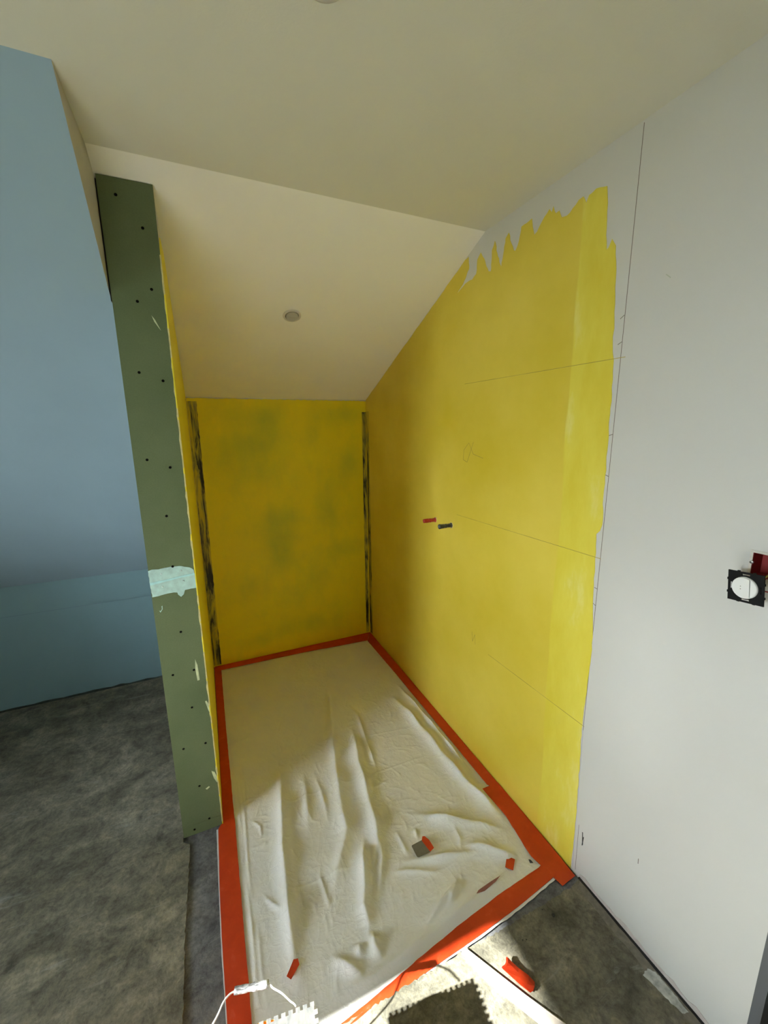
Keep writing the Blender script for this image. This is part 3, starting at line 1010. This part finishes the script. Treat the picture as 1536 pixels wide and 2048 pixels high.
tag(sheet, 'creased off-white dust sheet taped over the shower floor', 'dust sheet')


M_film = plain('thin_film_edge', (0.74, 0.72, 0.70), 0.35, 0.05, 40)
fe = densify([(-0.0265, -1.305), (-0.0275, -1.60), (-0.0270, -1.75), (-0.0225, -1.94), (-0.022, -2.06)], 0.02, 0.0006, 61)
link('film_edge', prism('film_edge', fe + [(0.0, -2.06), (0.0, -1.305)], 0.0008, 0.0016, 2), sheet, M_film)
fe = densify([(1.125, -2.036), (0.93, -2.0585), (0.736, -2.070), (0.563, -2.076), (0.42, -2.086), (0.33, -2.098), (0.15, -2.125)], 0.02, 0.0015, 62)
link('film_edge', prism('film_edge', fe + [(0.15, -2.07), (0.431, -2.04), (0.703, -2.02), (1.1, -1.99)], 0.0052, 0.0060, 2), sheet, M_film)


def zsheet(x, y):
    t = (Y - y) ** 2 + (X - x) ** 2
    j = np.unravel_index(np.argmin(t), t.shape)
    return float(Z[j])


# an added sheet bounces sunlight up off the floor, unseen below the frame
R2 = random.Random(17)
bm = bmesh.new()
nsx, nsy = 46, 30
GG = [[bm.verts.new((-1.78 + 1.62 * i / nsx, -2.26 - 0.98 * j / nsy, ZF + 0.003 + 0.004 * abs(math.sin(i * 0.55 + 0.8 * math.sin(j * 0.35))) + R2.uniform(0, 0.0015))) for i in range(nsx + 1)] for j in range(nsy + 1)]
for j in range(nsy):
    for i in range(nsx):
        bm.faces.new((GG[j][i], GG[j][i + 1], GG[j + 1][i + 1], GG[j + 1][i]))
ps = link('bounce_sheet', bm_mesh(bm, 'bounce_sheet', True), mats=plain('white_bounce_sheet', (0.78, 0.77, 0.74), 0.8, 0.03))
tag(ps, 'unseen white sheet added left of the bucket to bounce sunlight up', 'floor sheet')

# ------------------------------------------------------------------ red tape
def tape(name, outer, inner, label, z=0.0045, seed=1, cross=4, lift=0.0, follow=False):
    """strip between two edge lines (same number of points), slightly wavy, 0.6 mm thick"""
    R = random.Random(seed)

    def resample(pts, n):
        P = [Vector(p) for p in pts]
        d = [0]
        for a, b in zip(P, P[1:]):
            d.append(d[-1] + (b - a).length)
        out = []
        for i in range(n):
            t = d[-1] * i / (n - 1)
            k = max(j for j in range(len(d)) if d[j] <= t + 1e-9)
            k = min(k, len(P) - 2)
            u = (t - d[k]) / max(1e-9, d[k + 1] - d[k])
            out.append(P[k] + (P[k + 1] - P[k]) * u)
        return out
    L = sum((Vector(a) - Vector(b)).length for a, b in zip(outer, outer[1:]))
    n = max(6, int(L / 0.02))
    O, I = resample(outer, n), resample(inner, n)
    bm = bmesh.new()
    th = 0.0007
    rows = []
    for i in range(n):
        jo, ji = R.uniform(-0.0003, 0.0003), R.uniform(-0.0008, 0.0008)
        w_ = (I[i] - O[i]).normalized()
        top, bot = [], []
        for k in range(cross + 1):
            t = k / cross
            p = O[i] + (I[i] - O[i]) * t + w_ * (jo * (1 - t) + ji * t)
            zz = z + lift * math.sin(math.pi * t) * (0.6 + 0.4 * math.sin(i * 0.37 + seed))
            top.append(bm.verts.new((p.x, p.y, zz + th)))
            bot.append(bm.verts.new((p.x, p.y, zz)))
        rows.append(top + bot[::-1])
    m_ = len(rows[0])
    for a, b in zip(rows, rows[1:]):
        for k in range(m_):
            bm.faces.new((a[k], a[(k + 1) % m_], b[(k + 1) % m_], b[k]))
    for e_ in (rows[0], rows[-1]):
        for k in range(cross):
            bm.faces.new((e_[k], e_[k + 1], e_[m_ - 2 - k], e_[m_ - 1 - k]))
    o = link(name, bm_mesh(bm, name, False), mats=M_tape)
    tag(o, label, 'tape', 'red tape around the dust sheet')
    return o


tape('tape_strip', [(0.004, -0.006), (-0.008, -0.9) if False else (0.004, -0.6), (0.002, -1.288), (-0.019, -1.300), (-0.024, -1.591), (-0.023, -1.748), (-0.019, -1.934), (-0.018, -2.12)],
     [(0.048, -0.068), (0.045, -0.6), (0.047, -1.289), (0.048, -1.300), (0.046, -1.623), (0.046, -1.78), (0.045, -1.954), (0.044, -2.12)],
     'long red tape strip along the partition and grey floor strip', z=0.0062, seed=2)
tape('tape_strip', [(0.006, -0.005), (0.6, -0.005), (1.195, -0.006)], [(0.046, -0.068), (0.597, -0.082), (1.127, -0.122)],
     'red tape strip along the foot of the back wall', z=0.0070, seed=3)
tape('tape_strip', [(1.196, -0.010), (1.196, -0.6), (1.196, -1.204), (1.195, -1.66)], [(1.125, -0.126), (1.136, -0.6), (1.140, -1.018), (1.144, -1.60)],
     'narrow red tape strip along the foot of the yellow side wall', z=0.0062, seed=4)
tape('tape_strip', [(1.196, -1.612), (1.196, -1.80), (1.194, -1.95), (1.190, -2.060)], [(1.110, -1.610), (1.117, -1.763), (1.092, -1.93), (1.120, -2.066)],
     'wide red tape piece overlapping the side strip at the front corner', z=0.0075, seed=5, lift=0.0006)
tape('tape_strip', [(1.128, -2.024), (1.118, -2.030), (0.93, -2.051), (0.736, -2.064), (0.563, -2.071), (0.422, -2.080), (0.33, -2.093), (0.05, -2.135)],
     [(1.125, -1.972), (1.091, -1.982), (0.898, -1.992), (0.703, -2.012), (0.547, -2.032), (0.431, -2.050), (0.298, -2.068), (0.05, -2.085)],
     'slightly lifted red tape strip along the front edge of the sheet', z=0.0080, seed=6, lift=0.0015)


# ================================================================== THINGS LYING ON THE SHEET
def flat_piece(name, pts, z, t, mat, parent=None):
    return link(name, prism(name, pts, z, z + t, 2), parent, mat)


zc = 0.014
card = empty('spacer_card', (0.712, -1.738, zc))


def rel(pts, o):
    return [(p[0] - o[0], p[1] - o[1]) for p in pts]


c0 = (0.712, -1.738)
flat_piece('card_plate', densify(rel([(0.6845, -1.716), (0.687, -1.713), (0.733, -1.712), (0.741, -1.765), (0.690, -1.763), (0.685, -1.759)], c0), 0.01, 0, 1, True), 0.0, 0.0022, M_card, card)
flat_piece('tape_flap', rel([(0.731, -1.714), (0.741, -1.701), (0.750, -1.704), (0.759, -1.725), (0.761, -1.760), (0.740, -1.766)], c0), 0.0023, 0.0012, M_tape, card)
card.rotation_euler = (0.03, -0.04, 0)
tag(card, 'small grey card with a red tape edge lying on the sheet', 'card')


def scrap(pts, z, label, seed, mat=None, curl=0.004):
    cx = sum(p[0] for p in pts) / len(pts)
    cy = sum(p[1] for p in pts) / len(pts)
    bm = bmesh.new()
    vs_ = [bm.verts.new((x - cx, y - cy, 0)) for x, y in pts]
    f = bm.faces.new(vs_)
    bmesh.ops.subdivide_edges(bm, edges=bm.edges[:], cuts=2, use_grid_fill=True)
    bmesh.ops.triangulate(bm, faces=bm.faces[:])
    R = random.Random(seed)
    for v in bm.verts:
        v.co.z = curl * (abs(v.co.x) / 0.03) ** 2 * 0.6 + R.uniform(-0.0004, 0.0004)
    bmesh.ops.solidify(bm, geom=bm.faces[:], thickness=0.0007)
    o = link('tape_scrap', bm_mesh(bm, 'tape_scrap'), mats=mat or M_tape)
    o.location = (cx, cy, z)
    tag(o, label, 'tape scrap', 'tape scraps on the sheet')
    return o


scrap([(1.008, -1.897), (1.026, -1.922), (0.993, -1.950), (0.973, -1.929)], zsheet(1.0, -1.925) + 0.004, 'small red diamond of tape on the sheet near the front corner', 1)
scrap([(0.181, -1.876), (0.194, -1.880), (0.195, -1.896), (0.164, -1.921), (0.153, -1.909)], zsheet(0.182, -1.897) + 0.003, 'thin slanted strip of red tape on the sheet near the trowel', 2, curl=0.003)
sl_ = scrap([(0.933, -1.949), (0.905, -1.958), (0.888, -1.960), (0.850, -1.966), (0.816, -1.962), (0.830, -1.955), (0.882, -1.950)], zsheet(0.875, -1.955) + 0.0035, 'curved maroon sliver on the sheet beside the front tape', 3, M_maroon, 0.001)
o = scrap([(1.076, -1.941), (1.083, -1.945), (1.084, -1.959), (1.072, -1.954)], zsheet(1.078, -1.95) + 0.003, 'tiny dark flake by the inner corner of the tape', 4, M_darkbit, 0.001)
o.name = 'dark_flake'
o['category'] = 'flake'
del o['group']

# ---- metal lath on the front floor with a crumpled bit of red tape on it
lt = [(0.674, -2.0765), (0.690, -2.0765), (0.741, -2.165), (0.786, -2.242), (0.835, -2.318), (0.98, -2.545), (0.93, -2.552), (0.765, -2.275), (0.728, -2.212), (0.692, -2.149)]
lath = empty('flat_lath', (0.80, -2.30, ZF))
l0 = (0.80, -2.30)
flat_piece('lath_bar', rel(lt, l0), 0.0005, 0.0040, M_lath, lath)
bm = bmesh.new()
eA = [Vector(p) for p in lt[1:6]]
for a, b in zip(eA, eA[1:]):
    d = (b - a)
    nn = Vector((-d.y, d.x)).normalized() * 0.0012
    v = [bm.verts.new((q.x - l0[0], q.y - l0[1], z)) for z in (0.0045, 0.0062) for q in (a - nn, b - nn, b + nn, a + nn)]
    for f in ((0, 3, 2, 1), (4, 5, 6, 7), (0, 1, 5, 4), (1, 2, 6, 5), (2, 3, 7, 6), (3, 0, 4, 7)):
        bm.faces.new([v[i] for i in f])
link('lath_lip', bm_mesh(bm, 'lath_lip'), lath, M_lath)
tag(lath, 'flat pale metal lath on the sunlit concrete before the tape', 'lath')

bm = bmesh.new()
# a strip folded over itself: profile along its length, looped at the far end
prof = [(0.000, 0.010), (0.006, 0.016), (0.018, 0.013), (0.040, 0.009), (0.070, 0.012), (0.088, 0.008)]
prof_b = [(0.088, 0.0015), (0.060, 0.0010), (0.025, 0.0020), (0.004, 0.0040), (0.000, 0.010)]
dirv = Vector((0.040, -0.078)).normalized()
sid = Vector((dirv.y, -dirv.x)) * -1
org = Vector((0.757, -2.166))
for pr, w0, w1 in ((prof, 0.0, 0.034), (prof_b, 0.004, 0.038)):
    rows = []
    for s, z in pr:
        row = []
        for k in range(4):
            t = w0 + (w1 - w0) * k / 3
            p = org + dirv * s - sid * (-t) + dirv * (0.006 * math.sin(k))
            row.append(bm.verts.new((p.x - org.x, p.y - org.y, z + 0.0012 * math.sin(3 * k + s * 90))))
        rows.append(row)
    for a, b in zip(rows, rows[1:]):
        for k in range(3):
            bm.faces.new((a[k], a[k + 1], b[k + 1], b[k]))
bmesh.ops.solidify(bm, geom=bm.faces[:], thickness=0.0007)
o = link('tape_scrap', bm_mesh(bm, 'tape_scrap_folded'), mats=M_tape)
o.location = (org.x, org.y, ZF + 0.0048)
tag(o, 'folded piece of red tape lying on the metal lath', 'tape scrap')

# ---- pale smear and dark crumbs on the front concrete
sm = link('plaster_smear', prism('plaster_smear', densify([(1.144, -2.349), (1.172, -2.345), (1.186, -2.36), (1.187, -2.41), (1.184, -2.456), (1.165, -2.450), (1.155, -2.41), (1.150, -2.37)], 0.006, 0.002, 8, True), ZF, ZF + 0.0006, 2), mats=M_grout)
tag(sm, 'pale plaster smear on the concrete along the white wall', 'smear')


def crumb(x, y, r, label, seed):
    R = random.Random(seed)
    bm = bmesh.new()
    bmesh.ops.create_icosphere(bm, subdivisions=1, radius=r)
    for v in bm.verts:
        v.co *= R.uniform(0.6, 1.2)
        v.co.z *= 0.5
    zmin = min(v.co.z for v in bm.verts)
    o = link('mortar_crumb', bm_mesh(bm, 'mortar_crumb'), mats=M_darkbit)
    o.location = (x, y, ZF - zmin)
    tag(o, label, 'crumb', 'dark crumbs on the front concrete')


crumb(1.016, -2.121, 0.0075, 'largest dark crumb on the concrete in front of the tape', 1)
crumb(0.995, -2.094, 0.0030, 'small dark crumb next to the ragged edge of the tray', 2)
crumb(0.873, -2.132, 0.0026, 'pair of tiny dark crumbs, left one, on the shaded concrete', 3)
crumb(0.885, -2.136, 0.0026, 'pair of tiny dark crumbs, right one, on the shaded concrete', 4)

# ================================================================== PIPES
def pipe(y, z, label, mplug, mbody, flare):
    e = empty('pipe_stub', (W - 0.001, y, z))
    body = lathe_me('pipe_body', [(0.0135, 0.0), (0.0135, -0.004), (0.0100, -0.006), (0.0100, -0.030), (0.0112, -0.032), (0.0112, -0.037), (0.0100, -0.039), (0.0100, -0.046)], 20, 'x')
    link('pipe_body', body, e, mbody)
    pr = [(0.0106, -0.044), (0.0114, -0.047), (0.0114, -0.060), (0.0106 + flare, -0.068), (0.0110 + flare, -0.074), (0.0070, -0.074), (0.0062, -0.066)]
    link('pipe_plug', lathe_me('pipe_plug', pr, 20, 'x'), e, mplug)
    link('wall_collar', lathe_me('wall_collar', [(0.0155, 0.0), (0.0150, -0.0025), (0.0105, -0.003)], 20, 'x'), e, M_cream)
    tag(e, label, 'pipe')
    return e


pipe(-1.012, 1.157, 'red capped water pipe stub sticking out of the yellow wall', M_piper, M_piper, 0.0)
pipe(-1.170, 1.160, 'dark grey water pipe stub sticking out of the yellow wall', M_pipeg, M_pipeg, 0.002)

# ================================================================== SWITCH AND BACK BOX
bx_ = empty('back_box', (W, (HY0 + HY1) / 2, (HZ0 + HZ1) / 2))
hw, hh, dp = (HY1 - HY0) / 2 - 0.0008, (HZ1 - HZ0) / 2 - 0.0008, 0.042
bm = bmesh.new()
t_ = 0.0015
add_box(bm, (dp - t_, -hw, -hh), (dp, hw, hh))
add_box(bm, (0.0, -hw, -hh), (dp - t_, -hw + t_, hh))
add_box(bm, (0.0, hw - t_, -hh), (dp - t_, hw, hh))
add_box(bm, (0.0, -hw + t_, hh - t_), (dp - t_, hw - t_, hh))
add_box(bm, (0.0, -hw + t_, -hh), (dp - t_, hw - t_, -hh + t_))
link('box_shell', bm_mesh(bm, 'box_shell'), bx_, M_boxred)
bm = bmesh.new()
f_ = 0.0045
add_box(bm, (-0.0022, -hw - f_, -hh - f_), (-0.0002, -hw + 0.001, hh + f_))
add_box(bm, (-0.0022, hw - 0.001, -hh - f_), (-0.0002, hw + f_, hh + f_))
add_box(bm, (-0.0022, -hw + 0.001, hh - 0.001), (-0.0002, hw - 0.001, hh + f_))
add_box(bm, (-0.0022, -hw + 0.001, -hh - f_), (-0.0002, hw - 0.001, -hh + 0.001))
link('plaster_rim', bm_mesh(bm, 'plaster_rim'), bx_, plain('plaster_rim_paint', (0.62, 0.58, 0.52), 0.7, 0.15, 60))
for s in (1, -1):
    sc_ = link('screw', lathe_me('box_screw', [(0.0040, 0.0), (0.0038, -0.0016), (0.0025, -0.0024)], 14, 'x'), bx_, M_steel)
    sc_.location = (-0.0022, s * (hw - 0.001), 0.004)
    sl2 = link('screw_slot', box_me('screw_slot', (-0.0028, -0.0030, -0.0005), (-0.0022, 0.0030, 0.0005)), sc_, M_screw)
tag(bx_, 'red electrical back box recessed in the white wall', 'back box')

swc = Vector((1.148, -2.432, 1.290))
sw = empty('light_switch', swc)
bm = bmesh.new()


def slab_poly(bm, pts, x0, x1):
    a = [bm.verts.new((x0, y, z)) for y, z in pts]
    b = [bm.verts.new((x1, y, z)) for y, z in pts]
    bm.faces.new(a)
    bm.faces.new(b)
    n = len(pts)
    for i in range(n):
        bm.faces.new((a[i], a[(i + 1) % n], b[(i + 1) % n], b[i]))


Hs = 0.0345
bw_ = 0.0042
x0_, x1_ = -0.0015, 0.0015
# outer bars
slab_poly(bm, [(-Hs, Hs - bw_), (Hs, Hs - bw_), (Hs, Hs), (-Hs, Hs)], x0_, x1_)
slab_poly(bm, [(-Hs, -Hs), (Hs, -Hs), (Hs, -Hs + bw_), (-Hs, -Hs + bw_)], x0_, x1_)
slab_poly(bm, [(-Hs, -Hs + bw_), (-Hs + bw_, -Hs + bw_), (-Hs + bw_, Hs - bw_), (-Hs, Hs - bw_)], x0_, x1_)
slab_poly(bm, [(Hs - bw_, -Hs + bw_), (Hs, -Hs + bw_), (Hs, Hs - bw_), (Hs - bw_, Hs - bw_)], x0_, x1_)
# corner gussets round the rocker hole
ri = 0.0262
for a0 in (45, 135, 225, 315):
    for k in range(-3, 3):
        a1, a2 = math.radians(a0 + k * 10), math.radians(a0 + (k + 1) * 10)

        def sq(a):
            m_ = max(abs(math.cos(a)), abs(math.sin(a)))
            return ((Hs - bw_) * math.cos(a) / m_, (Hs - bw_) * math.sin(a) / m_)
        slab_poly(bm, [(ri * math.cos(a1), ri * math.sin(a1)), (ri * math.cos(a2), ri * math.sin(a2)), sq(a2), sq(a1)], x0_, x1_)
# ring round the hole
for k in range(36):
    a1, a2 = math.radians(k * 10), math.radians(k * 10 + 10)
    slab_poly(bm, [(r * math.cos(a), r * math.sin(a)) for r, a in ((0.0245, a1), (0.0272, a1), (0.0272, a2), (0.0245, a2))], x0_ - 0.0005, x1_)
# claws on the rim
for s in (-1, 1):
    for q in (-0.016, 0.014):
        add_box(bm, (x0_, q - 0.0025, s * Hs - 0.0010), (x1_, q + 0.0025, s * Hs + 0.0022 if s > 0 else s * Hs + 0.001) if s > 0 else (x1_, q + 0.0025, s * Hs + 0.001))
        add_box(bm, (x0_, s * Hs - 0.0018, q - 0.0025), (x1_, s * Hs + 0.0018, q + 0.0025))
link('mounting_plate', bm_mesh(bm, 'mounting_plate'), sw, M_black)


def disc_cut(y_lo, y_hi, r, n=60):
    pts = []
    for k in range(n):
        a = 2 * math.pi * k / n
        y, z = r * math.cos(a), r * math.sin(a)
        pts.append((min(max(y, y_lo), y_hi), z if y_lo <= y <= y_hi else math.copysign(math.sqrt(max(0, r * r - min(max(y, y_lo), y_hi) ** 2)) * (abs(z) / max(1e-9, r) if False else 1), z)))
    out = []
    for p in pts:
        if not out or (Vector(p) - Vector(out[-1])).length > 1e-5:
            out.append(p)
    return out


rk = link('rocker_collar', lathe_me('rocker_collar', [(0.0243, 0.001), (0.0243, -0.0060), (0.0228, -0.0066), (0.0228, -0.004)], 40, 'x', True, False), sw, M_swwhite)
r1 = link('rocker', prism('rocker', disc_cut(-0.0105, 0.0228, 0.0226), -0.0078, -0.0010, 0), sw, M_swwhite)
r2 = link('rocker', prism('rocker', disc_cut(-0.0228, -0.0118, 0.0226), -0.0068, -0.0010, 0), sw, M_swwhite)
for z in (0.0028, -0.0032):
    d_ = link('dot', lathe_me('dot', [(0.0009, 0.0), (0.0009, -0.0004)], 8, 'x'), r1, M_pencil)
    d_.location = (-0.0078, 0.006, z)
link('switch_body', box_me('switch_body', (0.0015, -0.020, -0.020), (0.026, 0.020, 0.020)), sw, M_black)
off = swc
sw.rotation_euler = (math.radians(-6), math.radians(0), math.radians(-4))
wr = (sw.matrix_basis.to_3x3()).inverted()


def wpt(p):
    return tuple(wr @ (Vector(p) - swc))


link('wire', tube_me('wire', [wpt(p) for p in ((1.172, -2.445, 1.300), (1.180, -2.450, 1.315), (1.205, -2.455, 1.330), (1.236, -2.448, 1.335))], 0.0016, 8), sw, M_ywire)
link('wire', tube_me('wire', [wpt(p) for p in ((1.172, -2.448, 1.285), (1.178, -2.468, 1.288), (1.196, -2.462, 1.312), (1.236, -2.456, 1.322))], 0.0016, 8), sw, M_redwire)
link('wire', tube_me('wire', [wpt(p) for p in ((1.172, -2.435, 1.282), (1.185, -2.440, 1.290), (1.204, -2.445, 1.315), (1.236, -2.438, 1.325))], 0.0016, 8), sw, M_redwire)
tag(sw, 'white round light switch in a black plate dangling from the wall', 'light switch')

# ================================================================== DOWNLIGHTS
def downlight(loc, tilt, label):
    e = empty('downlight', loc)
    link('trim_ring', lathe_me('trim_ring', [(0.0440, 0.0005), (0.0435, -0.0025), (0.0330, -0.0045), (0.0315, -0.0030), (0.0315, 0.0005)], 40, caps=False), e, M_lamp)
    link('recess', lathe_me('recess', [(0.0318, -0.0010), (0.0316, -0.0006)], 40), e, M_dark)
    g = link('lamp_insert', lathe_me('lamp_insert', [(0.0292, 0.000), (0.0292, -0.0060), (0.0275, -0.0075), (0.0250, -0.0062)], 40), e, M_lampin)
    g.rotation_euler = (-0.10, 0, 0)
    g.location = (0, 0.0, -0.0012)
    link('lamp_seam', box_me('lamp_seam', (-0.018, 0.004, -0.0072), (0.018, 0.0052, -0.0060)), g, M_beige)
    e.rotation_euler = (tilt, 0, 0)
    tag(e, label, 'downlight')
    return e


sl_ang = math.atan(KS)
downlight((0.519, -0.788, zslope(-0.788) - 0.0006), sl_ang, 'small round recessed downlight in the sloping ceiling')
downlight((0.337, -2.036, HC - 0.0006), 0.0, 'round recessed downlight in the flat ceiling at the top edge')

# ================================================================== BUCKET, TROWEL, CABLE
bk = empty('bucket', (0.050, -2.243, ZF))
HBK = 0.252
link('bucket_body', lathe_me('bucket_body', [(0.100, 0.0), (0.103, 0.004), (0.123, HBK - 0.03), (0.130, HBK - 0.028), (0.130, HBK - 0.004), (0.128, HBK), (0.125, HBK - 0.002), (0.121, HBK - 0.03), (0.099, 0.006)], 48), bk, M_bucket)
hpts = [(0.130 * math.cos(a), 0.130 * math.sin(a) * 0.99, HBK - 0.02 - 0.10 * math.sin(a2)) for a, a2 in [(math.radians(180 + 180 * i / 10), math.pi * i / 10) for i in range(11)]]
hpts = [(x * 1.04, y * 1.04, z) for x, y, z in hpts]
link('bail_handle', tube_me('bail_handle', hpts, 0.0025, 8, 4), bk, M_steel)
tag(bk, 'orange builders bucket under the notched trowel', 'bucket')

ztw = ZF + HBK + 0.0012
tw = empty('notched_trowel', (0.0516, -2.1797, ztw))
bl, bwid = 0.280, 0.130
dep = 0.0080
outl = []


def teeth(n, length):
    """(along, in/out) notch outline of one toothed side"""
    p = length / n
    o = []
    for i in range(n):
        a = i * p
        o += [(a, dep), (a + p * 0.34, dep), (a + p * 0.34, 0.0), (a + p * 0.94, 0.0), (a + p * 0.94, dep)]
    return o


for a, d in teeth(16, bl - 0.006):            # far long side, left to right
    outl.append((-bl / 2 + a, bwid / 2 - d))
for a, d in teeth(7, bwid - 0.016):           # right short side, far to near
    outl.append((bl / 2 - d, bwid / 2 - dep - 0.002 - a))
outl += [(bl / 2 - dep, -bwid / 2), (-bl / 2, -bwid / 2)]
cl = []
for p in outl:
    if not cl or (Vector(p) - Vector(cl[-1])).length > 1e-5:
        cl.append(p)
blade = link('blade', prism('blade', cl, 0.0, 0.0012, 2), tw, M_trowel)
link('tang', box_me('tang', (-0.130, -0.012, 0.0012), (0.070, 0.012, 0.006)), tw, M_steel)
link('post', box_me('post', (-0.124, -0.006, 0.006), (-0.112, 0.006, 0.040)), tw, M_steel)
link('post', box_me('post', (-0.004, -0.006, 0.006), (0.008, 0.006, 0.040)), tw, M_steel)
hd = link('handle', lathe_me('handle', [(0.010, -0.090), (0.0145, -0.082), (0.0160, -0.040), (0.0150, 0.0), (0.0165, 0.040), (0.0140, 0.066), (0.010, 0.072)], 20), tw, M_handle)
hd.rotation_euler = (0, math.radians(90), 0)
hd.location = (-0.056, 0, 0.050)
tw.rotation_euler = (0, 0, math.radians(-7.7))
tag(tw, 'steel notched trowel lying across the bucket in the sun', 'trowel')

cb = empty('power_cable', (0.06, -2.05, ZF))
co_ = Vector(cb.location)


def cp_(*a):
    return [tuple(Vector(p) - co_) for p in a]


ZC = 0.268
link('cable_run', tube_me('cable_run', cp_((0.150, -2.124, ZC - 0.004), (0.146, -2.118, ZC - 0.002), (0.138, -2.110, ZC), (0.122, -2.090, ZC + 0.004), (0.104, -2.072, ZC + 0.004), (0.098, -2.060, ZC), (0.090, -2.056, ZC)), 0.0021), cb, M_cable)
link('cable_run', tube_me('cable_run', cp_((0.020, -2.036, ZC), (0.004, -2.036, ZC), (-0.012, -2.044, ZC - 0.002), (-0.026, -2.060, ZC - 0.006), (-0.050, -2.082, ZC - 0.015), (-0.090, -2.115, 0.20), (-0.14, -2.15, 0.10), (-0.20, -2.165, 0.025), (-0.30, -2.17, ZF + 0.003), (-0.6, -2.18, ZF + 0.003)), 0.0021), cb, M_cable)
a_, b_ = Vector((0.014, -2.0345, ZC)), Vector((0.094, -2.0565, ZC))
ax = (b_ - a_).normalized()
bm = bmesh.new()
rings = []
R9 = random.Random(3)
sd = ax.cross(Vector((0, 0, 1))).normalized()
for i in range(13):
    t = i / 12
    c = a_ + (b_ - a_) * t
    rr = 0.0072 * (1 + R9.uniform(-0.12, 0.12))
    rings.append([bm.verts.new(c + sd * rr * 1.1 * math.copysign(abs(math.cos(q)) ** 0.6, math.cos(q)) + Vector((0, 0, 1)) * rr * 0.75 * math.copysign(abs(math.sin(q)) ** 0.6, math.sin(q)) - co_) for q in [2 * math.pi * k / 12 for k in range(12)]])
for R0, R1 in zip(rings, rings[1:]):
    for i in range(12):
        bm.faces.new((R0[i], R0[(i + 1) % 12], R1[(i + 1) % 12], R1[i]))
bm.faces.new(rings[0])
bm.faces.new(rings[-1])
link('foil_sleeve', bm_mesh(bm, 'foil_sleeve', True), cb, M_foil)
tag(cb, 'white cable with a silver foil wrapped joint near the trowel', 'cable')
